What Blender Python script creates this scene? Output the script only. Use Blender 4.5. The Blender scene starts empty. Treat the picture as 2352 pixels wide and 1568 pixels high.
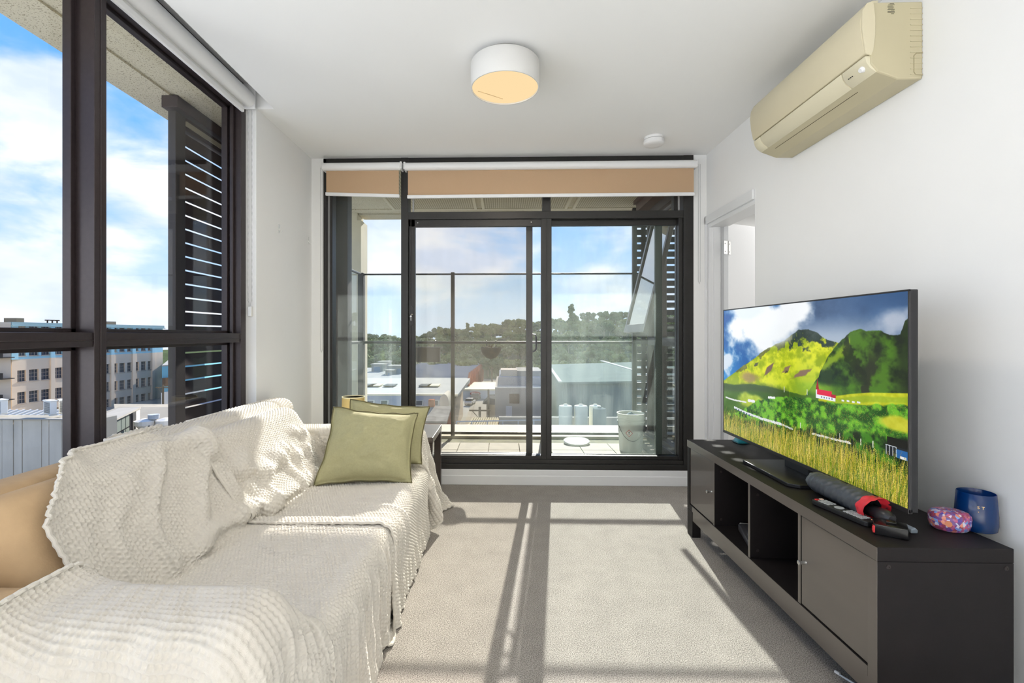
import bpy, bmesh, math, random
import numpy as np
from mathutils import Vector, Matrix

# ------------------------------------------------------------------ camera, sky, sun, lights, exposure
SC = bpy.context.scene
COL = SC.collection
EYE = 1.19; FPX = 1110.0; YAW = math.radians(1.5); CX, CY = 1126.0, 768.0
cam = bpy.data.cameras.new('camera'); camo = bpy.data.objects.new('camera', cam); COL.objects.link(camo)
cam.sensor_width = 36.0; cam.lens = 36.0*FPX/2352.0
cam.shift_x = (1176.0-CX)/2352.0; cam.shift_y = -(784.0-CY)/2352.0
cam.clip_start = 0.05; cam.clip_end = 2000
camo.location = (0, 0, EYE); camo.rotation_euler = (math.pi/2, 0, YAW)
SC.camera = camo
SC.view_settings.view_transform = 'Standard'; SC.view_settings.look = 'None'
SC.view_settings.gamma = 1.0; SC.view_settings.use_curve_mapping = False
SC.view_settings.exposure = 0.12
SC.cycles.max_bounces = 10; SC.cycles.transparent_max_bounces = 16
SC.cycles.sample_clamp_indirect = 6.0
SC.cycles.use_denoising = True

SUN_STRENGTH = 12.5
SKY_STRENGTH = 1.25
ROOM_POWER = 30.0

sunl = bpy.data.lights.new('sun', 'SUN'); sunl.energy = SUN_STRENGTH; sunl.angle = math.radians(0.55)
sunl.color = (1.0, 0.955, 0.91)
suno = bpy.data.objects.new('sun', sunl); COL.objects.link(suno)
suno.rotation_euler = Vector((-0.1125, -1.0, -0.528)).to_track_quat('-Z', 'Y').to_euler()
suno.location = (3, 20, 14)

def area(name, loc, size, power, rot, color=(1, 0.985, 0.96)):
    l = bpy.data.lights.new(name, 'AREA'); l.shape = 'RECTANGLE'; l.size, l.size_y = size
    l.energy = power; l.color = color
    o = bpy.data.objects.new(name, l); COL.objects.link(o); o.location = loc; o.rotation_euler = rot
    return o
# unseen fill lamp added behind the camera, bounced off the floor
k = area('rear_fill_light', (0.0, -2.45, 2.56), (2.8, 3.0), ROOM_POWER*5.6, (0, 0, 0)); k.data.spread = math.radians(62)
# unseen fill lamp added outside the left window, beside and behind the camera
k = area('left_fill_light', (-1.98, -0.5, 1.35), (3.4, 1.6), ROOM_POWER*1.15, (math.radians(122), 0, math.radians(-64)), (0.97, 0.985, 1.0)); k.data.spread = math.radians(125)
area('bedroom_fill_top', (2.6, 3.9, 2.3), (0.5, 0.5), 12, (0, 0, 0))  # unseen fill lamp added inside the bedroom
area('bedroom_fill_side', (3.7, 2.75, 1.7), (1.2, 1.4), 13, (math.radians(90), 0, math.radians(80)), (1, 0.985, 0.96))  # added fill, aimed out through the doorway at the left wall

def world():
    w = bpy.data.worlds.new('sky'); SC.world = w; w.use_nodes = True
    nt = w.node_tree; nt.nodes.clear(); L = nt.links.new
    N = lambda t: nt.nodes.new(t)
    out = N('ShaderNodeOutputWorld'); bg = N('ShaderNodeBackground'); bg.inputs['Strength'].default_value = SKY_STRENGTH
    tc = N('ShaderNodeTexCoord'); sx = N('ShaderNodeSeparateXYZ'); L(tc.outputs['Generated'], sx.inputs[0])
    ramp = N('ShaderNodeValToRGB'); e = ramp.color_ramp.elements
    e[0].position = 0.0; e[0].color = (0.66, 0.77, 0.93, 1)
    e[1].position = 0.62; e[1].color = (0.07, 0.30, 0.92, 1)
    m = e.new(0.16); m.color = (0.40, 0.61, 0.93, 1)
    m = e.new(0.34); m.color = (0.15, 0.43, 0.95, 1)
    L(sx.outputs['Z'], ramp.inputs[0])
    # cloud layer: the direction squashed so that the clouds flatten towards the horizon
    mp = N('ShaderNodeMapping'); mp.inputs['Scale'].default_value = (1.0, 1.0, 2.3); mp.inputs['Location'].default_value = CLOUD_OFFSET
    L(tc.outputs['Generated'], mp.inputs[0])
    n1 = N('ShaderNodeTexNoise'); n1.inputs['Scale'].default_value = 3.1; n1.inputs['Detail'].default_value = 9
    n1.inputs['Roughness'].default_value = 0.52; n1.inputs['Distortion'].default_value = 0.25
    L(mp.outputs[0], n1.inputs['Vector'])
    # cover grows towards the horizon
    hz = N('ShaderNodeMapRange'); hz.inputs['From Min'].default_value = 0.0; hz.inputs['From Max'].default_value = 0.45
    hz.inputs['To Min'].default_value = 0.15; hz.inputs['To Max'].default_value = 0.02; L(sx.outputs['Z'], hz.inputs['Value'])
    ad = N('ShaderNodeMath'); ad.operation = 'ADD'; L(n1.outputs['Fac'], ad.inputs[0]); L(hz.outputs[0], ad.inputs[1])
    cr = N('ShaderNodeValToRGB'); cr.color_ramp.elements[0].position = 0.50; cr.color_ramp.elements[1].position = 0.66
    cr.color_ramp.interpolation = 'EASE'
    L(ad.outputs[0], cr.inputs[0])
    n2 = N('ShaderNodeTexNoise'); n2.inputs['Scale'].default_value = 5.0; n2.inputs['Detail'].default_value = 6; L(mp.outputs[0], n2.inputs['Vector'])
    cc = N('ShaderNodeValToRGB'); cc.color_ramp.elements[0].position = 0.38; cc.color_ramp.elements[0].color = (0.62, 0.71, 0.90, 1)
    cc.color_ramp.elements[1].position = 0.58; cc.color_ramp.elements[1].color = (0.86, 0.89, 0.95, 1); L(n2.outputs['Fac'], cc.inputs[0])
    mx = N('ShaderNodeMix'); mx.data_type = 'RGBA'; L(cr.outputs[0], mx.inputs['Factor']); L(ramp.outputs[0], mx.inputs['A']); L(cc.outputs[0], mx.inputs['B'])
    L(mx.outputs['Result'], bg.inputs['Color']); L(bg.outputs[0], out.inputs[0])
CLOUD_OFFSET = (2.3, 0.7, 0.35)
world()

# ------------------------------------------------------------------ helpers
R = math.radians
random.seed(7); RNG = np.random.default_rng(7)
FW = Vector((-math.sin(YAW), math.cos(YAW), 0)); RT = Vector((math.cos(YAW), math.sin(YAW), 0))
def at(px, py, Y):
    """the point at depth Y (metres north of the camera) that stands at that place of the photograph"""
    r = FW + RT*((px-CX)/FPX) + Vector((0, 0, (CY-py)/FPX)); t = Y/r.y
    return Vector((r.x*t, Y, EYE+r.z*t))
def atz(px, py, z):
    r = FW + RT*((px-CX)/FPX) + Vector((0, 0, (CY-py)/FPX)); t = (z-EYE)/r.z
    return Vector((r.x*t, r.y*t, z))

def lin(c):
    def f(v):
        v /= 255.0
        return v/12.92 if v <= 0.04045 else ((v+0.055)/1.055)**2.4
    return (f(c[0]), f(c[1]), f(c[2]), 1.0)

MATS = {}
SPEC = [0.5]
def mat(name, rgb, rough=0.6, metal=0.0, var=None, bump=None, spec=None, coat=0.0, aniso=None, trans=None):
    """procedural principled material; var=(scale, amount), bump=(scale, strength, distance), aniso=(x,y,z) stretch of the noise"""
    if name in MATS: return MATS[name]
    m = bpy.data.materials.new(name); m.use_nodes = True; nt = m.node_tree; L = nt.links.new
    b = nt.nodes['Principled BSDF']; c = lin(rgb)
    b.inputs['Base Color'].default_value = c; b.inputs['Roughness'].default_value = rough; b.inputs['Metallic'].default_value = metal
    b.inputs['Specular IOR Level'].default_value = SPEC[0] if spec is None else spec; b.inputs['Coat Weight'].default_value = coat
    vec = None
    if var or bump:
        tc = nt.nodes.new('ShaderNodeTexCoord'); mp = nt.nodes.new('ShaderNodeMapping')
        if aniso: mp.inputs['Scale'].default_value = aniso
        L(tc.outputs['Object'], mp.inputs[0]); vec = mp.outputs[0]
    if var:
        n = nt.nodes.new('ShaderNodeTexNoise'); n.inputs['Scale'].default_value = var[0]; n.inputs['Detail'].default_value = 5; L(vec, n.inputs['Vector'])
        r = nt.nodes.new('ShaderNodeValToRGB'); a = var[1]
        r.color_ramp.elements[0].position = 0.3; r.color_ramp.elements[1].position = 0.7
        r.color_ramp.elements[0].color = tuple(max(0, v*(1-a)) for v in c[:3])+(1,); r.color_ramp.elements[1].color = tuple(min(1, v*(1+a)) for v in c[:3])+(1,)
        L(n.outputs['Fac'], r.inputs[0]); L(r.outputs[0], b.inputs['Base Color'])
    if bump:
        n = nt.nodes.new('ShaderNodeTexNoise'); n.inputs['Scale'].default_value = bump[0]; n.inputs['Detail'].default_value = 4; L(vec, n.inputs['Vector'])
        bp = nt.nodes.new('ShaderNodeBump'); bp.inputs['Strength'].default_value = bump[1]; bp.inputs['Distance'].default_value = bump[2] if len(bump) > 2 else 0.01
        L(n.outputs['Fac'], bp.inputs['Height']); L(bp.outputs[0], b.inputs['Normal'])
    if trans:   # some light passes through: thin cloth
        t = nt.nodes.new('ShaderNodeBsdfTranslucent'); t.inputs['Color'].default_value = c
        mx = nt.nodes.new('ShaderNodeMixShader'); mx.inputs[0].default_value = trans
        L(b.outputs[0], mx.inputs[1]); L(t.outputs[0], mx.inputs[2]); L(mx.outputs[0], nt.nodes['Material Output'].inputs[0])
    MATS[name] = m
    return m

def glass(name, tint=(0.96, 0.98, 0.97), refl=0.6, mirror=0.0, haze=0.0, haze_col=(0.75, 0.85, 0.8), streak=0.0, rough=0.0):
    if name in MATS: return MATS[name]
    m = bpy.data.materials.new(name); m.use_nodes = True; nt = m.node_tree; nt.nodes.clear(); L = nt.links.new
    out = nt.nodes.new('ShaderNodeOutputMaterial'); tr = nt.nodes.new('ShaderNodeBsdfTransparent'); tr.inputs[0].default_value = tuple(math.sqrt(q) for q in tint)+(1,)
    gl = nt.nodes.new('ShaderNodeBsdfGlossy'); gl.inputs['Roughness'].default_value = rough
    ge = nt.nodes.new('ShaderNodeNewGeometry'); dt = nt.nodes.new('ShaderNodeVectorMath'); dt.operation = 'DOT_PRODUCT'; L(ge.outputs['Normal'], dt.inputs[0]); L(ge.outputs['Incoming'], dt.inputs[1])
    def mth(op, a, b=None):
        n_ = nt.nodes.new('ShaderNodeMath'); n_.operation = op; n_.use_clamp = op == 'MULTIPLY_ADD'; L(a, n_.inputs[0])
        if b is not None: n_.inputs[1].default_value = b
        return n_
    ab = mth('ABSOLUTE', dt.outputs['Value']); om = nt.nodes.new('ShaderNodeMath'); om.operation = 'SUBTRACT'; om.inputs[0].default_value = 1.0; L(ab.outputs[0], om.inputs[1])
    pw = mth('POWER', om.outputs[0], 5.0); mu = mth('MULTIPLY_ADD', pw.outputs[0], 0.75*min(refl, 1.0)); mu.inputs[2].default_value = 0.035*refl+mirror   # Schlick, each face of the pane
    mx = nt.nodes.new('ShaderNodeMixShader'); L(mu.outputs[0], mx.inputs[0]); L(tr.outputs[0], mx.inputs[1]); L(gl.outputs[0], mx.inputs[2])
    last = mx.outputs[0]
    if haze > 0:   # dust on the pane
        tl = nt.nodes.new('ShaderNodeBsdfTranslucent'); tl.inputs[0].default_value = haze_col+(1,)
        df = nt.nodes.new('ShaderNodeBsdfDiffuse'); df.inputs[0].default_value = haze_col+(1,)
        h = nt.nodes.new('ShaderNodeMixShader'); h.inputs[0].default_value = 0.5; L(tl.outputs[0], h.inputs[1]); L(df.outputs[0], h.inputs[2])
        tc = nt.nodes.new('ShaderNodeTexCoord'); mp = nt.nodes.new('ShaderNodeMapping'); mp.inputs['Scale'].default_value = (3.5, 3.5, 1.0); L(tc.outputs['Object'], mp.inputs[0])
        n = nt.nodes.new('ShaderNodeTexNoise'); n.inputs['Scale'].default_value = 3.0; n.inputs['Detail'].default_value = 6; L(mp.outputs[0], n.inputs['Vector'])
        mr = nt.nodes.new('ShaderNodeMapRange'); mr.inputs['From Min'].default_value = 0.3; mr.inputs['From Max'].default_value = 0.75
        mr.inputs['To Min'].default_value = haze*(1-streak); mr.inputs['To Max'].default_value = haze*(1+streak); L(n.outputs['Fac'], mr.inputs['Value'])
        m2 = nt.nodes.new('ShaderNodeMixShader'); L(mr.outputs[0], m2.inputs[0]); L(last, m2.inputs[1]); L(h.outputs[0], m2.inputs[2]); last = m2.outputs[0]
    L(last, out.inputs[0]); MATS[name] = m
    return m

def emis(name, rgb, s):
    if name in MATS: return MATS[name]
    m = bpy.data.materials.new(name); m.use_nodes = True; nt = m.node_tree; nt.nodes.clear()
    out = nt.nodes.new('ShaderNodeOutputMaterial'); e = nt.nodes.new('ShaderNodeEmission'); e.inputs[0].default_value = lin(rgb); e.inputs[1].default_value = s
    nt.links.new(e.outputs[0], out.inputs[0]); MATS[name] = m
    return m

class MB:
    def __init__(s): s.v = []; s.f = []
    def add(s, vs, fs):
        o = len(s.v); s.v += [tuple(p) for p in vs]; s.f += [tuple(i+o for i in f) for f in fs]; return s
    def box(s, x0, x1, y0, y1, z0, z1, M=None):
        if x0 > x1: x0, x1 = x1, x0
        if y0 > y1: y0, y1 = y1, y0
        if z0 > z1: z0, z1 = z1, z0
        vs = [Vector(p) for p in ((x0,y0,z0),(x1,y0,z0),(x1,y1,z0),(x0,y1,z0),(x0,y0,z1),(x1,y0,z1),(x1,y1,z1),(x0,y1,z1))]
        if M is not None: vs = [M @ p for p in vs]
        return s.add(vs, [(0,3,2,1),(4,5,6,7),(0,1,5,4),(1,2,6,5),(2,3,7,6),(3,0,4,7)])
    def prism(s, poly, a, b, axis='z', M=None):
        """closed polygon (2-D points) pushed from a to b along an axis; the 2-D points are the two other axes in order"""
        def P(p, t):
            q = {'x': (t, p[0], p[1]), 'y': (p[0], t, p[1]), 'z': (p[0], p[1], t)}[axis]
            return M @ Vector(q) if M is not None else Vector(q)
        n = len(poly); vs = [P(p, a) for p in poly]+[P(p, b) for p in poly]
        fs = [tuple(range(n))[::-1], tuple(range(n, 2*n))]+[(i, (i+1) % n, (i+1) % n+n, i+n) for i in range(n)]
        return s.add(vs, fs)
    def cyl(s, c0, c1, r0, r1=None, n=20, caps=True):
        r1 = r0 if r1 is None else r1; c0, c1 = Vector(c0), Vector(c1); d = (c1-c0).normalized()
        u = d.orthogonal().normalized(); w = d.cross(u); vs = []
        for c, r in ((c0, r0), (c1, r1)):
            for i in range(n):
                a = 2*math.pi*i/n; vs.append(c+u*(r*math.cos(a))+w*(r*math.sin(a)))
        fs = [(i, (i+1) % n, (i+1) % n+n, i+n) for i in range(n)]
        if caps: fs += [tuple(range(n))[::-1], tuple(range(n, 2*n))]
        return s.add(vs, fs)
    def tube(s, pts, r, n=8, closed=False):
        pts = [Vector(p) for p in pts]; m = len(pts); vs = []; up = None
        for i, p in enumerate(pts):
            a = pts[(i-1) % m] if (closed or i) else p; b = pts[(i+1) % m] if (closed or i < m-1) else p
            d = (b-a).normalized()
            if up is None: up = d.orthogonal().normalized()
            up = (up-d*up.dot(d)); up = up.normalized() if up.length > 1e-6 else d.orthogonal().normalized()
            w = d.cross(up); rr = r[i] if isinstance(r, (list, tuple)) else r
            vs += [p+up*(rr*math.cos(2*math.pi*k/n))+w*(rr*math.sin(2*math.pi*k/n)) for k in range(n)]
        fs = []
        for i in range(m if closed else m-1):
            j = (i+1) % m
            fs += [(i*n+k, i*n+(k+1) % n, j*n+(k+1) % n, j*n+k) for k in range(n)]
        if not closed: fs += [tuple(range(n))[::-1], tuple(range((m-1)*n, m*n))]
        return s.add(vs, fs)
    def lathe(s, prof, c=(0, 0, 0), n=32, sx=1.0, sy=1.0, M=None):
        """profile of (r, z) turned about the upright axis through c"""
        vs = []; c = Vector(c)
        for r, z in prof:
            for k in range(n):
                a = 2*math.pi*k/n; p = Vector((sx*r*math.cos(a), sy*r*math.sin(a), z)); p = (M @ p) if M is not None else p
                vs.append(c+p)
        fs = []
        for i in range(len(prof)-1):
            fs += [(i*n+k, i*n+(k+1) % n, (i+1)*n+(k+1) % n, (i+1)*n+k) for k in range(n)]
        if prof[0][0] > 1e-6: fs.append(tuple(range(n))[::-1])
        if prof[-1][0] > 1e-6: fs.append(tuple(range((len(prof)-1)*n, len(prof)*n)))
        return s.add(vs, fs)
    def quad(s, a, b, c, d): return s.add([a, b, c, d], [(0, 1, 2, 3)])
    def grid(s, P):
        """P: array (n, m, 3)"""
        n, m = P.shape[:2]; o = len(s.v); s.v += [tuple(p) for p in P.reshape(-1, 3)]
        s.f += [(o+i*m+j, o+(i+1)*m+j, o+(i+1)*m+j+1, o+i*m+j+1) for i in range(n-1) for j in range(m-1)]; return s

OFF = {}
def empty(name, loc=(0, 0, 0), rz=0.0):
    o = bpy.data.objects.new(name, None); COL.objects.link(o); o.location = loc; o.rotation_euler = (0, 0, rz); o.empty_display_size = 0.1
    return o
def tag(o, label=None, cat=None, group=None, kind=None):
    if label: o['label'] = label
    if cat: o['category'] = cat
    if group: o['group'] = group
    if kind: o['kind'] = kind
    return o
def obj(name, mb, m, parent=None, smooth=False, bevel=0.0, seg=2, origin=None, label=None, kind=None, angle=40):
    """one mesh object; the vertices are in world coordinates, or, when the parent was made turned (key 'local'), in the parent's own"""
    me = bpy.data.meshes.new(name)
    off = Vector((0, 0, 0))
    if parent is not None: off = OFF.get(parent.name, Vector((0, 0, 0)))
    elif origin is not None: off = Vector(origin)
    vs = [(p[0]-off.x, p[1]-off.y, p[2]-off.z) for p in mb.v]
    me.from_pydata(vs, [], mb.f)
    me.update()
    bm = bmesh.new(); bm.from_mesh(me); bmesh.ops.recalc_face_normals(bm, faces=bm.faces)
    if bevel > 0:
        es = [e for e in bm.edges if len(e.link_faces) == 2 and e.calc_face_angle(0) > R(30)]
        bmesh.ops.bevel(bm, geom=es, offset=bevel, segments=seg, profile=0.5, affect='EDGES', clamp_overlap=True)
    if smooth:
        for f in bm.faces: f.smooth = True
        for e in bm.edges:
            if len(e.link_faces) == 2 and e.calc_face_angle(0) > R(angle): e.smooth = False
    bm.to_mesh(me); bm.free()
    for mm in (m if isinstance(m, (list, tuple)) else [m]): me.materials.append(mm)
    o = bpy.data.objects.new(name, me); COL.objects.link(o)
    if parent is not None: o.parent = parent; OFF[o.name] = off
    else: o.location = off; OFF[o.name] = off
    if label: o['label'] = label
    if kind: o['kind'] = kind
    return o
def thing(name, label, cat, loc, rz=0.0, group=None, local=False):
    o = empty(name, loc, rz); tag(o, label, cat, group); OFF[o.name] = Vector((0, 0, 0)) if local else Vector(loc)
    return o
def struct(name, mb, m, parent=None, **k):
    o = obj(name, mb, m, parent, **k)
    if parent is None: o['kind'] = 'structure'
    return o
def sgroup(name, loc=(0, 0, 0)):
    o = empty(name, loc); o['kind'] = 'structure'; OFF[o.name] = Vector(loc); return o
def dup(root, loc, rz=0.0, label=None, scale=None):
    r = root.copy(); COL.objects.link(r); r.location = loc; r.rotation_euler = (0, 0, rz)
    if scale: r.scale = scale
    if label: r['label'] = label
    for ch in list(root.children):
        c = ch.copy(); COL.objects.link(c); c.parent = r
        for g in ch.children:
            d = g.copy(); COL.objects.link(d); d.parent = c
    return r
def dup_part(o, parent, loc):
    c = o.copy(); COL.objects.link(c); c.parent = parent; c.location = loc; OFF[c.name] = Vector((0, 0, 0))
    for g in o.children:
        d = g.copy(); COL.objects.link(d); d.parent = c
    return c

# ------------------------------------------------------------------ materials
white_wall = mat('white wall paint', (238, 238, 237), 0.6, var=(1.3, 0.02), bump=(90, 0.05, 0.002))
white_ceil = mat('white ceiling paint', (240, 240, 239), 0.8, var=(0.8, 0.015))
white_trim = mat('white gloss trim', (228, 229, 230), 0.35)
black_frame = mat('charcoal aluminium', (40, 39, 38), 0.38, 0.25, var=(40, 0.1))
brown_frame = mat('dark bronze aluminium', (52, 44, 45), 0.36, 0.3, var=(60, 0.1))
def carpet_mat():
    m = mat('grey carpet', (150, 143, 135), 0.95, spec=0.1); nt = m.node_tree; L = nt.links.new; b = nt.nodes['Principled BSDF']
    tc = nt.nodes.new('ShaderNodeTexCoord')
    n = nt.nodes.new('ShaderNodeTexNoise'); n.inputs['Scale'].default_value = 260; n.inputs['Detail'].default_value = 3; L(tc.outputs['Object'], n.inputs['Vector'])
    n2 = nt.nodes.new('ShaderNodeTexNoise'); n2.inputs['Scale'].default_value = 9; n2.inputs['Detail'].default_value = 6; L(tc.outputs['Object'], n2.inputs['Vector'])
    r = nt.nodes.new('ShaderNodeValToRGB'); r.color_ramp.elements[0].position = 0.36; r.color_ramp.elements[0].color = lin((116, 111, 106)); r.color_ramp.elements[1].position = 0.64; r.color_ramp.elements[1].color = lin((192, 186, 178))
    mx = nt.nodes.new('ShaderNodeMath'); mx.operation = 'MULTIPLY_ADD'; mx.inputs[1].default_value = 0.09; L(n2.outputs['Fac'], mx.inputs[0])
    m3 = nt.nodes.new('ShaderNodeMath'); m3.operation = 'MULTIPLY'; m3.inputs[1].default_value = 0.91; L(n.outputs['Fac'], m3.inputs[0]); L(m3.outputs[0], mx.inputs[2])
    L(mx.outputs[0], r.inputs[0]); L(r.outputs[0], b.inputs['Base Color'])
    bp = nt.nodes.new('ShaderNodeBump'); bp.inputs['Strength'].default_value = 0.9; bp.inputs['Distance'].default_value = 0.006
    L(mx.outputs[0], bp.inputs['Height']); L(bp.outputs[0], b.inputs['Normal'])
    return m
carpet = carpet_mat()
def speckle_mat(name, base, dark, scale=70):
    m = mat(name, base, 0.85); nt = m.node_tree; L = nt.links.new; b = nt.nodes['Principled BSDF']
    tc = nt.nodes.new('ShaderNodeTexCoord'); n = nt.nodes.new('ShaderNodeTexNoise'); n.inputs['Scale'].default_value = scale; n.inputs['Detail'].default_value = 3; L(tc.outputs['Object'], n.inputs['Vector'])
    r = nt.nodes.new('ShaderNodeValToRGB'); r.color_ramp.elements[0].position = 0.33; r.color_ramp.elements[0].color = lin(dark); r.color_ramp.elements[1].position = 0.45; r.color_ramp.elements[1].color = lin(base)
    n2 = nt.nodes.new('ShaderNodeTexNoise'); n2.inputs['Scale'].default_value = 2.0; n2.inputs['Detail'].default_value = 5; L(tc.outputs['Object'], n2.inputs['Vector'])
    mx = nt.nodes.new('ShaderNodeMix'); mx.data_type = 'RGBA'; mx.inputs['Factor'].default_value = 0.25; mx.blend_type = 'OVERLAY'
    L(n.outputs['Fac'], r.inputs[0]); L(r.outputs[0], mx.inputs['A']); L(n2.outputs['Fac'], mx.inputs['B']); L(mx.outputs['Result'], b.inputs['Base Color'])
    return m
soffit_mat = speckle_mat('speckled concrete', (196, 186, 160), (128, 116, 92), 130)
concrete_col = mat('beige concrete', (205, 196, 170), 0.85, var=(3, 0.08))
pane_left = glass('clear window glass', (0.97, 0.98, 0.98), 0.8)
pane_fixed = glass('dusty window glass', (0.93, 0.96, 0.94), 0.5, 0, 0.03, (0.8, 0.9, 0.84), 0.5)
pane_right = glass('hazy door glass', (0.91, 0.94, 0.915), 0.5, 0, 0.055, (0.72, 0.85, 0.78), 0.6)
pane_mid = glass('door glass', (0.96, 0.96, 0.95), 0.5, 0, 0.012, (0.9, 0.88, 0.8), 0.7)
screen_mesh = glass('insect screen', (0.88, 0.85, 0.80), 0.0, 0, 0.06, (0.20, 0.18, 0.14), 0.2)
balu_glass = glass('balustrade glass', (0.93, 0.97, 0.95), 0.8, 0, 0.01, (0.8, 0.9, 0.85), 0.5)
cream_fabric = mat('cream blind fabric', (214, 184, 150), 0.9, var=(300, 0.03), trans=0.35)
white_plastic = mat('white plastic', (232, 232, 232), 0.4)
chrome = mat('brushed steel', (190, 190, 188), 0.25, 0.9)

# ------------------------------------------------------------------ structure
YB = 3.84          # inner face of the balcony door frame
struct('floor', MB().box(-1.72, 1.6, 1.1, YB, -0.06, 0.0), carpet)
struct('bounce_floor', MB().box(-1.72, 1.6, -4.2, 1.1, -0.06, 0.0), mat('pale bounce floor', (232, 231, 228), 0.7))  # unseen floor made pale so the added fill bounces up
c = MB(); c.box(-1.43, 1.75, -4.2, 3.98, 2.6, 2.82); c.box(-1.74, -1.43, 2.985, 3.98, 2.6, 2.82); c.box(-1.74, -1.43, -4.2, 2.985, 2.74, 2.82)
struct('ceiling', c, white_ceil)
w = MB(); w.box(-1.74, -1.535, 2.97, 3.94, 0, 2.6); w.box(-1.74, -1.535, YB, 3.94, 0, 2.6); w.box(-1.535, -1.44, YB-0.0, 3.94, 0, 2.6)
struct('wall_left_sill', MB().box(-1.72, -1.6, -4.2, 2.97, 0, 0.32), white_wall)
struct('wall_left', w, white_wall)
w = MB(); w.box(1.6, 1.72, -4.2, 3.112, 0, 2.6); w.box(1.6, 1.72, 3.112, 3.82, 2.05, 2.6); w.box(1.6, 1.72, 3.82, 3.98, 0, 2.6)
struct('wall_right', w, white_wall)
struct('wall_back', MB().box(1.497, 1.6, YB, 3.94, 0, 2.6).box(-1.44, 1.497, YB+0.02, 3.94, 0, 0.12), white_wall)
struct('wall_rear', MB().box(-1.9, 1.72, -4.3, -4.2, 0, 2.6), white_wall)
struct('baseboard_back', MB().box(-1.44, 1.5, YB-0.015, YB+0.02, 0, 0.122).box(-1.44, 1.5, YB-0.02, YB+0.0, 0.0, 0.075), white_trim, bevel=0.004)
struct('baseboard_right', MB().box(1.585, 1.6, -4.2, 3.112, 0, 0.1), white_trim, bevel=0.004)

# interior door opening: architrave, jamb, the leaf opened into the bedroom
t1 = sgroup('trim_1', (1.6, 3.4, 0))
obj('architrave', MB().box(1.583, 1.6, 3.82, YB+0.0, 0, 2.11), white_trim, t1, bevel=0.004)
obj('architrave', MB().box(1.583, 1.6, 3.112, YB, 2.05, 2.115), white_trim, t1, bevel=0.004)
obj('jamb', MB().box(1.6, 1.73, 3.79, 3.82, 0, 2.05), white_trim, t1)
obj('door_stop', MB().box(1.63, 1.68, 3.775, 3.79, 0, 2.02), white_trim, t1)
obj('head_lining', MB().box(1.6, 1.73, 3.112, 3.79, 2.02, 2.05), white_trim, t1)
d2 = sgroup('door_2', (1.70, 3.745, 0.01)); d2.rotation_euler = (0, 0, R(26)); OFF[d2.name] = Vector((0, 0, 0))
obj('door_leaf', MB().box(0.012, 0.76, -0.018, 0.02, 0.0, 2.03), white_trim, d2, bevel=0.002)
for z in (0.22, 1.79):
    h = MB().cyl((0.0, -0.024, z), (0.0, -0.024, z+0.1), 0.007, n=10).box(0.0, 0.035, -0.022, -0.019, z, z+0.1).box(-0.045, 0.0, -0.028, -0.024, z, z+0.1)
    for q in (0.02, 0.08): h.cyl((0.022, -0.0215, z+q), (0.022, -0.025, z+q), 0.004, n=8); h.cyl((-0.03, -0.028, z+q), (-0.03, -0.031, z+q), 0.004, n=8)
    obj('hinge', h, chrome, d2)
# bedroom shell beyond the door and beside the balcony
struct('bedroom_wall', MB().box(3.9, 4.0, 0.9, 5.4, 0, 2.6).box(1.72, 4.0, 0.8, 0.9, 0, 2.6).box(3.0, 3.9, 5.3, 5.4, 0, 2.6).box(1.73, 3.9, 4.62, 4.70, 2.12, 2.6), white_wall)
struct('bedroom_ceiling', MB().box(1.72, 4.0, 0.8, 5.4, 2.6, 2.75).box(1.72, 4.0, 4.35, 4.6, 2.42, 2.6), white_ceil)
struct('bedroom_floor', MB().box(1.6, 4.0, 0.8, 5.4, -0.06, 0.0), carpet)
# ---- left window
w1 = sgroup('window_1', (-1.65, 0.5, 0.3))
def lw(name, mb, bevel=0.003): return obj(name, mb, brown_frame, w1, bevel=bevel)
ZT = 2.585
lw('mullion', MB().box(-1.70, -1.60, 1.853, 1.911, 0.32, ZT).box(-1.603, -1.597, 1.880, 1.884, 0.32, ZT))
lw('mullion', MB().box(-1.70, -1.60, -0.30, -0.242, 0.32, ZT))
lw('jamb_frame', MB().box(-1.70, -1.60, 2.915, 2.97, 0.32, 2.74).box(-1.66, -1.64, 2.895, 2.915, 0.32, ZT))
lw('jamb_frame', MB().box(-1.70, -1.60, -2.4, -2.34, 0.32, 2.74))
lw('head_frame', MB().box(-1.70, -1.60, -2.4, 2.97, ZT, 2.74))
lw('sill_frame', MB().box(-1.72, -1.59, -2.4, 2.97, 0.32, 0.37))
for a, b in ((-2.34, -0.30), (-0.242, 1.853), (1.911, 2.915)):
    lw('transom_bar', MB().box(-1.70, -1.605, a, b, 1.142, 1.198).box(-1.606, -1.602, a, b, 1.165, 1.169))
    for z0, z1 in ((0.37, 1.142), (1.198, ZT)):
        f = MB()
        for q in (a, b-0.022): f.box(-1.71, -1.675, q, q+0.022, z0, z1)
        f.box(-1.71, -1.675, a, b, z0, z0+0.016); f.box(-1.71, -1.675, a, b, z1-0.016, z1)
        fo = obj('sash', f, brown_frame, w1, bevel=0.002)
        obj('pane', MB().box(-1.694, -1.690, a+0.01, b-0.01, z0+0.008, z1-0.008), pane_left, fo)
struct('wall_left_rear', MB().box(-1.72, -1.6, -4.2, -2.4, 0.32, 2.6), white_wall)

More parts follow.
